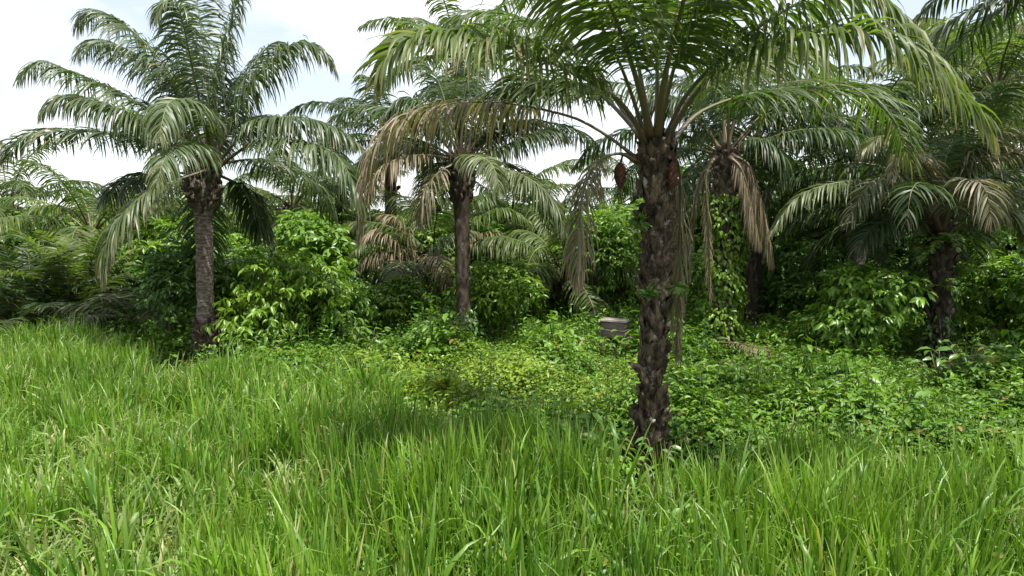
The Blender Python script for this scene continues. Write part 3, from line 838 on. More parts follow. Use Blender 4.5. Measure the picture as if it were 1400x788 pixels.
def shrub(px, Y, w, h, n, L, mat, label, seed, d=None, per=7, W=None, singles=0, z0=.15, stems=6, lobes=9, droop=.5, name='shrub', cat='shrub', group='shrubs under the palms', trunkh=0.0, srad=.035):
    rng = np.random.RandomState(seed)
    b = ground_at(px, Y)
    root = empty(name, b, label, cat, group)
    org = np.array(b)
    P, v, cen = shrub_cloud(rng, b, w, d or w * .9, h, n, max(z0, trunkh * .8), lobes)
    P2, D, Nn, LL, WW = cluster_leaves(rng, P, v, per, L, W or L * .42, droop)
    tint = np.clip(np.repeat(rng.normal(.5, .16, n), per) + rng.normal(0, .1, n * per), 0, 1)
    idx = np.array([], int)
    if singles:
        # leaves that show largest: the front and upper skin
        score = -P2[:, 1] * 1.0 + .4 * P2[:, 2] + 2.5 * LL + rng.normal(0, .25, len(P2))
        idx = np.argsort(-score)[:singles]
        X, Yv, Z = leaf_frames(D[idx], Nn[idx])
        me = leaf_mesh(mat)
        for j, i in enumerate(idx):
            o = link('leaf', me, root)
            m4 = Matrix(((X[j, 0] * WW[i], Yv[j, 0] * LL[i], Z[j, 0] * LL[i], P2[i, 0] - org[0]),
                         (X[j, 1] * WW[i], Yv[j, 1] * LL[i], Z[j, 1] * LL[i], P2[i, 1] - org[1]),
                         (X[j, 2] * WW[i], Yv[j, 2] * LL[i], Z[j, 2] * LL[i], P2[i, 2] - org[2]), (0, 0, 0, 1)))
            o.matrix_local = m4
    keep = np.ones(len(P2), bool); keep[idx] = False
    g = Geo()
    add_leaves(g, P2[keep], D[keep], Nn[keep], LL[keep], WW[keep], tint[keep])
    o = link('foliage', g.mesh('foliage', M[mat], org), root); o['kind'] = 'stuff'
    s = Geo()
    for i in range(stems):
        e = b + cen[i % len(cen), :3]
        f = b + [rng.normal(0, .12), rng.normal(0, .12), -.05]
        if trunkh:
            f = b + [0, 0, trunkh * rng.uniform(.7, 1)]
        mid = (f + e) / 2 + rng.normal(0, .12, 3)
        pts, _ = spline([f, mid, e], 9)
        tube(s, pts, np.linspace(srad, .01, 9), 5)
        for q in range(3):
            kk = rng.randint(0, len(P))
            if np.linalg.norm(P[kk] - e) < .45 * max(w, h):
                pts, _ = spline([mid, (mid + P[kk]) / 2 + [0, 0, .05], P[kk]], 6)
                tube(s, pts, np.linspace(srad * .45, .005, 6), 4)
    link('branches', s.mesh('branches', M['stem'], org), root)
    if trunkh:
        t = Geo()
        pts, _ = spline([b + [0, 0, -.1], b + [rng.normal(0, .06), rng.normal(0, .06), trunkh * .5], b + [0, 0, trunkh]], 10)
        tube(t, pts, np.linspace(srad * 1.7, srad, 10), 8)
        link('trunk', t.mesh('trunk', M['stem'], org), root)
    return root

shrub(388, 19.3, 3.3, 2.9, 760, .225, 'shrub_bright', 'large sunlit yellow green bush with drooping leaf tufts beside the grey ringed trunk', 101, singles=280, lobes=12, droop=.8)
shrub(322, 22, 2.6, 3.3, 380, .26, 'shrub_mid', 'taller mid green bush just behind the large sunlit bush', 102, lobes=9)
shrub(474, 20.5, 2.8, 2.8, 560, .23, 'shrub_mid', 'dark green bush with drooping leaves right of the large sunlit bush', 103, singles=160, lobes=10, droop=.8)
shrub(538, 21.8, 1.7, 2.0, 420, .2, 'shrub_bright', 'small bright bush left of the stunted dead palm', 104, lobes=7)
shrub(690, 20.8, 2.5, 2.8, 760, .2, 'shrub_bright', 'bright yellow green vine bush right of the central trunk', 105, singles=160, lobes=11, droop=.4)
shrub(612, 24, 1.8, 2.2, 300, .22, 'shrub_mid', 'shaded green bush between the central trunk and the stunted palm', 106)
shrub(232, 20.5, 1.9, 3.1, 380, .24, 'shrub_dark', 'dark small tree with brown stems left of the grey ringed trunk', 107, trunkh=1.3, name='small_tree', cat='tree', singles=100)
shrub(300, 25, 3.5, 4.0, 520, .24, 'shrub_mid', 'tall green bush draped with vines behind the grey ringed trunk', 108, lobes=11)
shrub(812, 24.5, 2.4, 4.4, 520, .22, 'shrub_mid', 'thin stemmed tree with loose vines behind the wooden beehive', 109, trunkh=1.4, name='small_tree', cat='tree', lobes=11)
shrub(850, 27, 3.0, 4.6, 480, .24, 'shrub_bright', 'bright tree with rounded top behind the nearest palm trunk', 110, trunkh=1.2, name='small_tree', cat='tree', lobes=10)
shrub(1185, 17.6, 2.7, 2.6, 620, .25, 'shrub_mid', 'broad leafy green shrub left of the short bushy palm', 111, singles=280, lobes=11, droop=.7)
shrub(1105, 23.5, 3.2, 3.4, 480, .26, 'shrub_dark', 'shaded dark green shrub right of the vine covered palm', 112, lobes=11)
shrub(1375, 20, 2.8, 2.8, 480, .27, 'shrub_mid', 'green shrub with hanging leaves right of the short bushy palm', 113, singles=140, lobes=10, droop=.7)
shrub(1330, 22.5, 2.4, 3.4, 400, .26, 'shrub_dark', 'dark shrub filling the gap behind the short bushy palm', 114)
shrub(1235, 23.5, 2.6, 3.6, 420, .26, 'shrub_dark', 'dark tall shrub between the thin dark trunk and the bushy palm', 115)
shrub(955, 24, 2.2, 2.6, 360, .22, 'shrub_mid', 'mid green shrub between the nearest trunk and the vine covered palm', 116)
shrub(748, 26, 2.2, 2.2, 320, .22, 'shrub_bright', 'low bright shrub in front of the far wood left of the beehive', 117)
shrub(1450, 18, 2.8, 2.6, 420, .27, 'shrub_mid', 'green shrub cut off by the right picture edge', 118)
shrub(-60, 20, 2.4, 1.0, 320, .2, 'shrub_bright', 'low bright shrub cut off by the left picture edge', 119)
shrub(175, 25, 2.6, 2.8, 380, .24, 'shrub_dark', 'shaded shrub behind the drooping grey green young palm', 120)

# low broad leaved plants
def broad_plant(px, Y, n, L, h, mat, label, seed, spread=.35):
    rng = np.random.RandomState(seed)
    h = h * 1.25 + .12
    b = ground_at(px, Y)
    root = empty('broad_leaf_plant', b, label, 'plant', 'broad leaved plants on the ground')
    me = leaf_mesh(mat)
    s = Geo()
    for i in range(n):
        a = i * 2.4 + rng.normal(0, .3)
        r = spread * math.sqrt((i + .5) / n) * rng.uniform(.7, 1.2)
        p = np.array([r * math.cos(a), r * math.sin(a), h * rng.uniform(.6, 1.05)])
        D = norm(np.array([[math.cos(a), math.sin(a), rng.uniform(-.4, .15)]]))
        Nn = norm(np.array([[0, -.3, 1.0]]) + .25 * rng.normal(0, 1, (1, 3)))
        X, Yv, Z = leaf_frames(D, Nn)
        LL = L * rng.uniform(.75, 1.15); WW = LL * .5
        o = link('leaf', me, root)
        o.matrix_local = Matrix([[X[0, k] * WW, Yv[0, k] * LL, Z[0, k] * LL, p[k]] for k in range(3)] + [[0, 0, 0, 1]])
        pts, _ = spline([np.array([0, 0, -.05]), p * [.4, .4, .6], p], 6)
        tube(s, pts, np.linspace(.014, .007, 6), 4)
    link('stem', s.mesh('stem', M['rachis']), root)

M['leaf_silver'] = leaf_mat('pale_silvery_leaf', (0.17, 0.24, 0.11), (0.30, 0.38, 0.20), trans=.3, rough=.4, namp=.2)
M['leaf_broad'] = leaf_mat('broad_glossy_leaf', (0.07, 0.15, 0.035), (0.15, 0.25, 0.06), trans=.35, rough=.32, spec=.6, namp=.3)
broad_plant(598, 20.5, 26, .26, .75, 'leaf_silver', 'pale silvery leaved plant at the foot of the central palm', 131, .5)
broad_plant(482, 19, 18, .27, .8, 'leaf_broad', 'broad leaved plant in the grass below the dark green bush', 132, .4)
broad_plant(505, 18.6, 10, .24, .6, 'leaf_broad', 'smaller broad leaved plant in front of its larger neighbour', 133, .25)
broad_plant(398, 19.2, 16, .25, 1.0, 'leaf_silver', 'pale leaved sapling under the front of the large sunlit bush', 134, .35)
broad_plant(1330, 14.8, 24, .29, .75, 'leaf_broad', 'low plant with long bright leaves near the right edge of the clearing', 135, .6)
broad_plant(1290, 15.1, 16, .26, .65, 'leaf_broad', 'low plant with shiny leaves just left of the long leaved plant', 136, .45)
broad_plant(1180, 13.4, 12, .26, .55, 'leaf_silver', 'pale leaved plant amid creepers right of the nearest trunk', 137, .3)
broad_plant(1040, 13.6, 14, .22, .55, 'leaf_broad', 'small glossy plant amid creepers near the fallen fronds', 138, .3)
broad_plant(655, 13.2, 16, .22, .5, 'leaf_broad', 'dark glossy plant where the grass meets the yellow creepers', 139, .35)
broad_plant(905, 8.9, 8, .16, .6, 'leaf_broad', 'round leaved weed in the grass in front of the nearest trunk', 140, .25)
broad_plant(590, 22.5, 12, .24, .6, 'shrub_bright', 'small bright plant beside the pale silvery plant', 141, .3)

broad_plant(826, 18.6, 14, .2, .42, 'cover', 'leafy weed growing up in front of the left side of the beehive', 142, .3)
broad_plant(846, 18.5, 14, .2, .40, 'shrub_dark', 'dark leafy weed growing up in front of the right side of the beehive', 143, .3)

# ferns growing on trunks
def fern(pos, label, seed, n=9, L=.55, out=(0, -1), droop=50):
    rng = np.random.RandomState(seed)
    root = empty('fern', pos, label, 'fern', 'ferns growing on the palm trunks')
    a0 = math.atan2(out[1], out[0])
    for i in range(n):
        az = a0 + rng.uniform(-1.3, 1.3)
        frond(root, arch(np.array(pos), az, math.radians(rng.uniform(0, 65)), L * rng.uniform(.7, 1.15), math.radians(rng.uniform(50, 110)), n=5),
              rng, nl=13, Lmax=.16, wid=.035, K=4, mat='fern', rbase=.008, t0=.12, droop=.3, tint=.6, lift=(-.1, .2), tipdry=0)

Yr = 17.6
fern(at(1292, 330, Yr - .45), 'light green fern under the crown of the short bushy palm', 151, L=.7, n=11)
fern(at(1284, 392, Yr - .4), 'small fern half way up the trunk of the short bushy palm', 152, L=.5)
fern(at(886, 402, 9.58), 'tiny green fern sprouting half way up the nearest trunk', 157, n=5, L=.13)
fern(at(922, 392, 9.72), 'tiny fern on the right flank of the nearest trunk', 158, n=5, L=.15, out=(1, -.7))
fern(at(878, 305, 9.6), 'small fern high on the left flank of the nearest trunk', 159, n=5, L=.13, out=(-1, -.8))
fern(at(1304, 370, Yr - .2), 'fern on the right flank of the short bushy palm trunk', 153, L=.6, out=(1, -.6))
fern(at(1268, 345, Yr - .3), 'fern on the left flank of the short bushy palm trunk', 154, L=.6, out=(-1, -.6))
fern(at(612, 262, 19.35), 'dark fern tuft bulging left under the crown of the central palm', 155, L=.75, n=12, out=(-1, -.4))
fern(at(604, 290, 19.4), 'lower dark fern tuft hanging left on the central palm', 156, L=.7, n=12, out=(-1, -.3))

# climbing vines
def vine(base_px, Y, z0, z1, r, n, L, mat, label, seed, taper=1.0):
    rng = np.random.RandomState(seed)
    b = ground_at(base_px, Y)
    root = empty('climbing_vine', b, label, 'vine', 'vines climbing the palm trunks')
    org = np.array(b)
    z = z0 + (z1 - z0) * rng.rand(n) ** taper
    a = rng.uniform(0, 6.28, n)
    bump = 1 + .25 * np.sin(z * 5 + a * 2) + rng.uniform(-.1, .35, n)
    P = np.stack([r * bump * np.cos(a), r * bump * np.sin(a), z], -1) + org
    v = np.stack([np.cos(a), np.sin(a), np.zeros(n)], -1)
    D = norm(np.array([0, 0, -.7]) + .5 * v + .6 * rng.normal(0, 1, (n, 3)))
    Nn = norm(v + [0, 0, .7] + .35 * rng.normal(0, 1, (n, 3)))
    LL = L * rng.uniform(.6, 1.25, n)
    g = Geo()
    add_leaves(g, P, D, Nn, LL, LL * .6, np.clip(rng.normal(.5, .2, n), 0, 1))
    o = link('foliage', g.mesh('foliage', M[mat], org), root); o['kind'] = 'stuff'
    s = Geo()
    for i in range(5):
        a0 = rng.uniform(0, 6.28); zz = np.linspace(0, z1, 14)
        aa = a0 + np.sin(zz * 1.3 + i) * .6 + zz * .3
        tube(s, np.stack([r * 1.02 * np.cos(aa), r * 1.02 * np.sin(aa), zz], -1) + org, np.linspace(.025, .01, 14), 5)
    link('stem', s.mesh('stem', M['stem'], org), root)

vine(990, 19.2, .1, 4.5, .40, 2600, .16, 'shrub_bright', 'leafy vine covering the trunk with the hanging brown fronds', 161)
vine(634, 19.6, .0, 1.3, .40, 420, .15, 'shrub_dark', 'dark creeper wrapped round the foot of the central trunk', 162, 1.3)
vine(1285, 17.6, .0, 1.5, .36, 300, .16, 'shrub_dark', 'dark creeper on the lower trunk of the short bushy palm', 163, 1.3)
vine(278, 18.5, .0, .5, .34, 60, .13, 'shrub_mid', 'sparse creeper at the foot of the grey ringed trunk', 164, 1.2)

# ------------------------------------------------------------------ beehive
def box(geo, c, s, bev=.006):
    x, y, z = s[0] / 2, s[1] / 2, s[2] / 2
    V = []
    for zz, k in ((-z, -bev), (-z + bev, 0), (z - bev, 0), (z, -bev)):
        V += [(-x - k * 1 if k == 0 else -x + bev, -y + (bev if k else 0), zz), (x - (bev if k else 0), -y + (bev if k else 0), zz),
              (x - (bev if k else 0), y - (bev if k else 0), zz), (-x + (bev if k else 0), y - (bev if k else 0), zz)]
    q = [(3, 2, 1, 0), (12, 13, 14, 15)]
    for r in range(3):
        for c_ in range(4):
            q.append((r * 4 + c_, r * 4 + (c_ + 1) % 4, r * 4 + 4 + (c_ + 1) % 4, r * 4 + 4 + c_))
    geo.add(np.array(V) + np.array(c), q)

def beehive():
    Y = 19.4
    b = ground_at(841, Y)
    root = empty('beehive', b, 'weathered wooden beehive box with pale lid standing among the creepers', 'beehive')
    root.rotation_euler = (0, 0, math.radians(-27))
    zt = at(841, 437, Y)[2] - b[2]
    zb = zt - .50
    W, Dp = .70, .50
    def part(name, boxes, mat, par=root):
        g = Geo()
        for c, s in boxes: box(g, c, s)
        return link(name, g.mesh(name, M[mat], smooth=False), par)
    body = part('hive_body', [((0, 0, (zb + zt) / 2 - .02), (W - .05, Dp - .05, zt - zb - .06))], 'hive_wood')
    hs = (zt - .06 - zb) / 2
    for i in range(2):
        for sgn in (-1, 1):
            part('plank', [((0, sgn * (Dp / 2 - .012), zb + hs * (i + .5)), (W, .024, hs - .005))], 'hive_wood', body)
            part('plank', [((sgn * (W / 2 - .012), 0, zb + hs * (i + .5)), (.024, Dp - .052, hs - .005))], 'hive_wood', body)
    part('rim', [((0, -Dp / 2 - .009, zb + hs * 1.02), (W + .035, .016, .026)), ((0, Dp / 2 + .009, zb + hs * 1.02), (W + .035, .016, .026)),
                 ((W / 2 + .009, 0, zb + hs * 1.02), (.016, Dp, .026)), ((-W / 2 - .009, 0, zb + hs * 1.02), (.016, Dp, .026))], 'hive_pale')
    part('lid', [((0, 0, zt - .03), (W + .08, Dp + .08, .04)), ((0, 0, zt - .002), (W + .05, Dp + .05, .012))], 'hive_pale')
    part('landing_board', [((W / 2 + .07, 0, zb + .01), (.15, Dp * .8, .025))], 'hive_pale')
    part('entrance_strip', [((W / 2 + .006, 0, zb + .045), (.016, Dp * .5, .02))], 'bark_dark')
    for sx in (-1, 1):
        for sy in (-1, 1):
            part('leg', [((sx * (W / 2 - .06), sy * (Dp / 2 - .06), (zb - .1) / 2 - .005), (.055, .055, zb + .08))], 'hive_wood')
beehive()

# ------------------------------------------------------------------ fallen dry fronds
def fallen(px, Y, az, L, label, seed):
    rng = np.random.RandomState(seed)
    b = ground_at(px, Y)
    root = empty('dead_frond', b, label, 'dead frond', 'dead fronds fallen on the ground')
    c = np.array(b) + [0, 0, .42]
    a = math.radians(az)
    pts = [c + np.array([math.cos(a) * L * t, math.sin(a) * L * t, .12 * math.sin(t * 3) - .25 * t]) for t in np.linspace(0, 1, 6)]
    frond(root, pts, rng, nl=40, Lmax=.55, wid=.03, dry=1, droop=1.2, lift=(-.1, .4), rbase=.035, mat='palm_pale', keep=.8)
fallen(1000, 18.2, -55, 1.9, 'dead brown frond lying slanted at the foot of the vine covered palm', 171)
fallen(985, 18.3, -40, 1.7, 'dead brown frond lying nearest the vine covered trunk', 172)
fallen(1030, 19.2, -10, 1.5, 'dead brown frond lying flat behind the slanted one', 173)
fallen(1350, 16.4, 95, 1.2, 'short dry stick like frond poking up by the right hand creepers', 174)

# ------------------------------------------------------------------ scattered ground plants (uncountable)
def scatter(name, pts, rot, scl, idx, sources, label, cat):
    col = bpy.data.collections.new(name + '_sources')
    for o in sources:
        col.objects.link(o)
    me = bpy.data.meshes.new(name)
    me.vertices.add(len(pts))
    me.vertices.foreach_set('co', np.asarray(pts, np.float32).ravel())
    a = me.attributes.new('rot', 'FLOAT_VECTOR', 'POINT'); a.data.foreach_set('vector', np.asarray(rot, np.float32).ravel())
    a = me.attributes.new('scl', 'FLOAT', 'POINT'); a.data.foreach_set('value', np.asarray(scl, np.float32))
    a = me.attributes.new('idx', 'INT', 'POINT'); a.data.foreach_set('value', np.asarray(idx, np.int32))
    me.update()
    o = link(name, me)
    tag(o, label, cat, kind='stuff')
    ng = bpy.data.node_groups.new(name, 'GeometryNodeTree')
    ng.interface.new_socket('Geometry', in_out='INPUT', socket_type='NodeSocketGeometry')
    ng.interface.new_socket('Geometry', in_out='OUTPUT', socket_type='NodeSocketGeometry')
    N, L = ng.nodes, ng.links
    gi = N.new('NodeGroupInput'); go = N.new('NodeGroupOutput')
    ci = N.new('GeometryNodeCollectionInfo')
    ci.inputs['Collection'].default_value = col
    ci.inputs['Separate Children'].default_value = True
    ci.inputs['Reset Children'].default_value = True
    ip = N.new('GeometryNodeInstanceOnPoints')
    ip.inputs['Pick Instance'].default_value = True
    def attr(nm, ty):
        n = N.new('GeometryNodeInputNamedAttribute'); n.data_type = ty
        n.inputs['Name'].default_value = nm
        return n.outputs['Attribute']
    e2r = N.new('FunctionNodeEulerToRotation')
    L.new(attr('rot', 'FLOAT_VECTOR'), e2r.inputs[0])
    L.new(gi.outputs[0], ip.inputs['Points'])
    L.new(ci.outputs[0], ip.inputs['Instance'])
    L.new(attr('idx', 'INT'), ip.inputs['Instance Index'])
    L.new(e2r.outputs[0], ip.inputs['Rotation'])
    L.new(attr('scl', 'FLOAT'), ip.inputs['Scale'])
    L.new(ip.outputs[0], go.inputs[0])
    md = o.modifiers.new('scatter', 'NODES')
    md.node_group = ng
    return o

def tuft(name, rng, n, h, w, mat, spread=.16, bent=.2, lean=.22, K=6, fold=.35, dryp=.05):
    a = rng.uniform(0, 6.28, n); r = spread * np.sqrt(rng.rand(n))
    P = np.stack([r * np.cos(a), r * np.sin(a), np.full(n, -.05)], -1)
    b = a + rng.normal(0, .9, n)
    ln = np.abs(rng.normal(0, lean, n)) + .04
    D = np.stack([np.cos(b) * ln, np.sin(b) * ln, np.ones(n)], -1)
    L = h * rng.uniform(.55, 1.15, n)
    gr = np.where(rng.rand(n) < bent, rng.uniform(1.2, 3.2, n), rng.uniform(.05, .7, n))
    # arching blades fall towards the side they lean to
    wd = np.stack([-np.sin(b), np.cos(b), np.zeros(n)], -1) + .5 * rng.normal(0, 1, (n, 3)) * [1, 1, .2]
    prof = [.35, .75, .95, 1, .85, .55, .04] if K == 6 else [.4, .9, 1, .7, .04]
    V, q = strips(P, D, L, norm(wd), w * rng.uniform(.7, 1.25, n), K, gr, prof, 3, fold)
    dry = np.where(rng.rand(n) < dryp, rng.uniform(.4, 1, n), 0)
    dd = np.clip(dry[:, None] + (np.arange(K + 1) / K)[None] ** 4 * rng.uniform(0, .35, n)[:, None], 0, 1)
    g = Geo()
    add_strips(g, V, q, np.clip(rng.normal(.5, .2, n), 0, 1), np.repeat(dd, 3, 1))
    return bpy.data.objects.new(name, g.mesh(name, M[mat]))

def clump(name, rng, n, R, h, L, mat, ratio=.62, red=0.0, tri=True, up=.3):
    a = rng.uniform(0, 6.28, n); r = R * np.sqrt(rng.rand(n))
    z = h * (1 - (r / R) ** 2) * rng.uniform(.35, 1.1, n) + .03
    P = np.stack([r * np.cos(a), r * np.sin(a), z], -1)
    b = rng.uniform(0, 6.28, n)
    per = 3 if tri else 1
    g = Geo()
    t0 = np.clip(rng.normal(.5, .2, n), 0, 1)
    dr = np.where(rng.rand(n) < red, rng.uniform(.3, 1, n), 0)
    for k in range(per):
        bb = b + (k - 1) * 1.5 if tri else b
        D = norm(np.stack([np.cos(bb), np.sin(bb), rng.uniform(-.45, up, n)], -1))
        Nn = norm(np.array([0, 0, 1.0]) + .4 * rng.normal(0, 1, (n, 3)))
        LL = L * rng.uniform(.65, 1.2, n) * (1 if k == 1 or not tri else .85)
        add_leaves(g, P, D, Nn, LL, LL * ratio, t0, dr)
    s = 10
    for i in range(s):
        j = rng.randint(n)
        tube(g, [np.array([P[j][0] * .5, P[j][1] * .5, -.05]), P[j] * [.8, .8, .7], P[j]], .006, 3, .3, 0, cap=False)
    return bpy.data.objects.new(name, g.mesh(name, M[mat]))

rngS = np.random.RandomState(5)
GX = [-900, 0, 120, 200, 260, 400, 500, 560, 620, 700, 800, 860, 940, 1000, 1100, 1250, 1400, 2300]
GY = [424, 430, 440, 468, 487, 489, 497, 525, 552, 578, 600, 622, 612, 596, 588, 586, 592, 600]

def candidates(n, x0, x1, y0, y1, rng):
    x = rng.uniform(x0, x1, n); y = rng.uniform(y0, y1, n)
    keep = np.abs(x) < .86 * y + 3.0
    return x[keep], y[keep]

TRUNKS = [(o.location.x, o.location.y) for o in COL.objects if o.name.startswith('oil_palm')]
def clear_of_trunks(x, y, r):
    k = np.ones(len(x), bool)
    for tx, ty in TRUNKS:
        k &= (x - tx) ** 2 + (y - ty) ** 2 > r * r
    tx, ty = TRUNKS[0]      # little grows round the foot of the nearest palm
    k &= ((x - tx) / 1.0) ** 2 + ((y - ty + .45) / 1.1) ** 2 > r * 1.6
    tx, ty = TRUNKS[1]      # nor in front of the grey ringed trunk
    k &= ((x - tx - .3) / 1.3) ** 2 + ((y - ty + .9) / 1.7) ** 2 > r * 2.2
    return k

# where the tall grass grows: a belt in front and a tongue reaching back on the left
def grass_mask(x, y, rng, soft=10):
    px, py = to_px(x, y, .75)
    lim = np.interp(px, GX, GY) + 9 * vnoise(x, y, 3, f=1.2) + rng.normal(0, soft, len(x))
    return py > lim

def build_grass():
    rng = np.random.RandomState(201)
    src = [tuft('grass_tuft_%d' % i, rng, 26, h, .026, 'grass', bent=bt + .08, lean=.15) for i, (h, bt) in enumerate(
        ((.95, .15), (1.05, .22), (.85, .3), (.95, .18), (1.1, .12), (.8, .4), (.9, .2), (1.0, .25)))]
    x, y = candidates(13500, -24, 14, 3.2, 30, rng)
    k = grass_mask(x, y, rng) & clear_of_trunks(x, y, .3)
    x, y = x[k], y[k]
    # left foreground: lower bent grass mixes in, leave room
    px, py = to_px(x, y, .6)
    thin = np.clip(np.interp(px, [0, 250, 520, 700], [.72, .6, .2, .08]) * np.interp(py, [480, 600], [.3, 1]) + .3 * vnoise(x, y, 8, f=1.3), 0, .92)
    k = (rng.rand(len(x)) > thin) & ~((np.abs(x - TRUNKS[0][0]) < .55) & (y < TRUNKS[0][1] + .2) & (y > TRUNKS[0][1] - 1.5) & (rng.rand(len(x)) < .75))
    x, y = x[k], y[k]
    n = len(x)
    hgt = np.clip(.95 + .16 * vnoise(x, y, 4, f=.9) + rng.normal(0, .08, n), .55, 1.35)
    px, py = to_px(x, y, .6)
    hgt *= np.interp(py, [430, 500, 600], [.72, .85, 1.0])
    rot = np.stack([rng.normal(0, .06, n), rng.normal(.03, .06, n), rng.uniform(0, 6.28, n)], -1)
    scatter('tall_grass', np.stack([x, y, gz(x, y)], -1), rot, hgt, rng.randint(0, len(src), n), src,
            'dense tall bright green grass filling the foreground', 'grass')
    # lower, paler, bent grass
    src2 = [tuft('bent_tuft_%d' % i, rng, 22, h, .034, 'grass_pale', bent=.75, lean=.45, spread=.22, dryp=.05) for i, h in enumerate((.6, .7, .55, .75, .65))]
    x, y = candidates(11000, -20, 13, 3.2, 22, rng)
    k = grass_mask(x, y, rng)
    px, py = to_px(x, y, .4)
    dens = np.interp(px, [-200, 250, 480, 900, 1500], [1, .9, .34, .16, .2]) * np.interp(py, [430, 560, 640, 800], [.35, .6, 1, 1])
    k &= rng.rand(len(x)) < dens + .15 * vnoise(x, y, 6, f=1.1)
    k &= clear_of_trunks(x, y, .35)
    x, y = x[k], y[k]; n = len(x)
    rot = np.stack([rng.normal(0, .15, n), rng.normal(0, .15, n), rng.uniform(0, 6.28, n)], -1)
    scatter('bent_grass', np.stack([x, y, gz(x, y)], -1), rot, rng.uniform(.75, 1.25, n), rng.randint(0, len(src2), n), src2,
            'pale bent grass blades flopping over between the upright tall grass', 'grass')
    # coarse broad-bladed tussocks and dead thatch
    src4 = [tuft('coarse_tuft_%d' % i, rng, 16, h, .037, 'grass', bent=.55, lean=.34, spread=.14, dryp=.025) for i, h in enumerate((.95, 1.1, .85, 1.0))]
    src4 += [tuft('dead_tuft_%d' % i, rng, 12, .6, .02, 'grass_pale', bent=.8, lean=.6, spread=.2, dryp=.95) for i in range(2)]
    x, y = candidates(5200, -20, 13, 3.2, 22, rng)
    k = grass_mask(x, y, rng) & clear_of_trunks(x, y, .35)
    k &= rng.rand(len(x)) < .5 + .4 * vnoise(x, y, 24, f=1.0)
    x, y = x[k], y[k]; n = len(x)
    rot = np.stack([rng.normal(0, .12, n), rng.normal(0, .12, n), rng.uniform(0, 6.28, n)], -1)
    scatter('coarse_grass', np.stack([x, y, gz(x, y)], -1), rot, rng.uniform(.7, 1.2, n), rng.choice(6, n, p=[.2475, .2475, .2475, .2475, .005, .005]), src4,
            'coarse broad bladed grass tussocks with some dry thatch in the meadow', 'grass')
    # leafy weeds in the grass
    src3 = [clump('weed_%d' % i, rng, 26, .22, .5, .10, 'cover', .5, .03, tri=False, up=.5) for i in range(4)]
    x, y = candidates(5200, -20, 13, 3.2, 22, rng)
    k = grass_mask(x, y, rng) & clear_of_trunks(x, y, .35)
    k &= rng.rand(len(x)) < .42 + .3 * vnoise(x, y, 14, f=.9)
    x, y = x[k], y[k]; n = len(x)
    rot = np.stack([rng.normal(0, .1, n), rng.normal(0, .1, n), rng.uniform(0, 6.28, n)], -1)
    scatter('weeds', np.stack([x, y, gz(x, y)], -1), rot, rng.uniform(.8, 1.4, n), rng.randint(0, 4, n), src3,
            'small leafy weeds growing low among the tall grass', 'weeds')

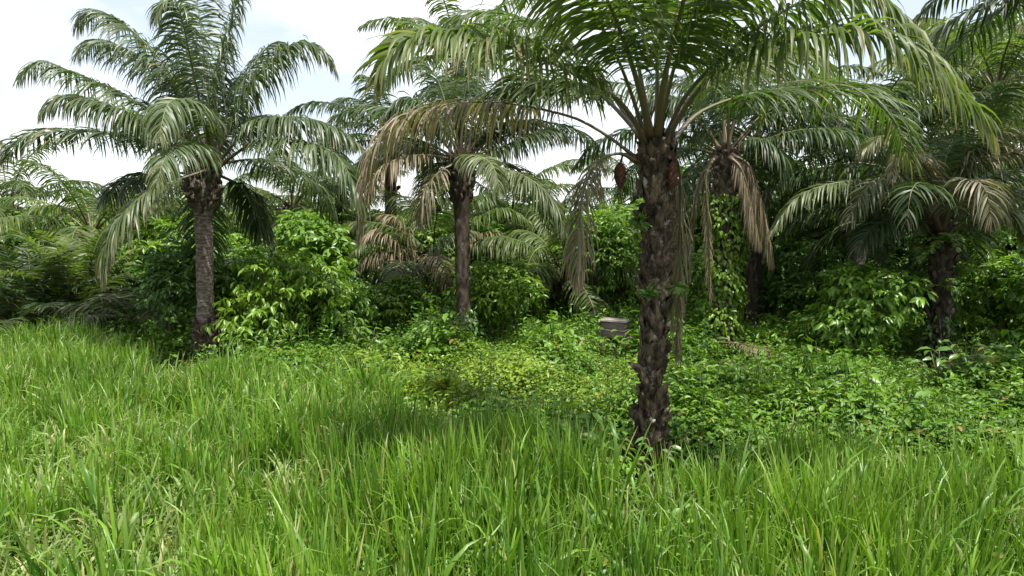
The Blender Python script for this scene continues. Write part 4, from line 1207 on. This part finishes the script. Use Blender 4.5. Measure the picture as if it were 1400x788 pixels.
def build_cover():
    rng = np.random.RandomState(202)
    src = [clump('creeper_%d' % i, rng, 70, .42, .40, .105, 'cover', .66, .045) for i in range(5)]
    src += [clump('leafy_%d' % i, rng, 100, .36, .62, .10, 'cover', .40, .02, tri=False, up=.5) for i in range(3)]
    src += [clump('broad_weed_%d' % i, rng, 24, .34, .8, .18, 'cover', .52, .02, tri=False, up=.35) for i in range(2)]
    src += [clump('tall_weed_%d' % i, rng, 44, .26, 1.0, .13, 'cover', .36, .03, tri=False, up=.6) for i in range(2)]
    x, y = candidates(18000, -26, 24, 8.5, 33, rng)
    k = ~grass_mask(x, y, rng, 6) & clear_of_trunks(x, y, .38)
    x, y = x[k], y[k]
    px, py = to_px(x, y, .3)
    # the yellow patch in the middle of the clearing
    ell = ((px - 690) / 230) ** 2 + ((py - 520) / 45) ** 2 + .45 * vnoise(x, y, 9, f=1.3) + rng.normal(0, .35, len(x))
    yel = ell < 1
    bare = ((px - 975) / 75) ** 2 + ((py - 492) / 9) ** 2 + .2 * vnoise(x, y, 19, f=2.0) < 1
    def put(name, kk, so, smin, smax, label, idx=None):
        xx, yy = x[kk], y[kk]; n = len(xx)
        mound = np.clip(vnoise(xx, yy, 10, f=1.5), -1.2, 1.6)
        rot = np.stack([rng.normal(0, .15, n), rng.normal(0, .15, n), rng.uniform(0, 6.28, n)], -1)
        s = rng.uniform(smin, smax, n) * (1 + .42 * mound)
        z = gz(xx, yy) + .09 * np.clip(mound, 0, 2)
        scatter(name, np.stack([xx, yy, z], -1), rot, s, rng.randint(0, len(so), n), so, label, 'ground cover')
    put('ground_cover', ~yel & ~bare, src, .65, 1.12, 'green creepers and leafy weeds carpeting the clearing under the palms')
    src2 = [clump('yellow_creeper_%d' % i, rng, 70, .36, .36, .095, 'cover_yellow', .5, .045, tri=False, up=.5) for i in range(5)]
    put('yellow_ground_cover', yel, src2, .75, 1.3, 'yellow green ground cover with reddish young leaves in mid clearing')

def build_wood():
    rng = np.random.RandomState(203)
    src = []
    for i in range(5):
        g = Geo()
        mat = ('shrub_mid', 'shrub_dark', 'shrub_dark', 'shrub_mid', 'shrub_bright')[i]
        P, v, cen = shrub_cloud(rng, np.zeros(3), 4.2, 4.0, 4.2, 620, .1, 12)
        P2, D, Nn, LL, WW = cluster_leaves(rng, P, v, 6, .34, .16, .5)
        add_leaves(g, P2, D, Nn, LL, WW, np.clip(np.repeat(rng.normal(.5, .16, len(P)), 6), 0, 1))
        src.append(bpy.data.objects.new('wood_clump_%d' % i, g.mesh('wood_clump', M[mat])))
    x, y = [], []
    for yy in np.arange(29, 60, 3.0):
        for xx in np.arange(-.95 * yy - 6, .95 * yy + 6, 2.9):
            x.append(xx + rng.normal(0, .9)); y.append(yy + rng.normal(0, .8))
    x, y = np.array(x), np.array(y)
    n = len(x)
    s = rng.uniform(.6, 1.2, n) * np.interp(x / y, [-.9, -.2, .15, .35, .9], [1.15, 1.0, 1.05, 1.5, 1.6])
    rot = np.stack([np.zeros(n), np.zeros(n), rng.uniform(0, 6.28, n)], -1)
    scatter('far_wood', np.stack([x, y, gz(x, y) * 0 - .1], -1), rot, s, rng.randint(0, 5, n), src,
            'dense far green wood closing off the plantation behind the palms', 'wood')

build_grass()
build_cover()
build_wood()
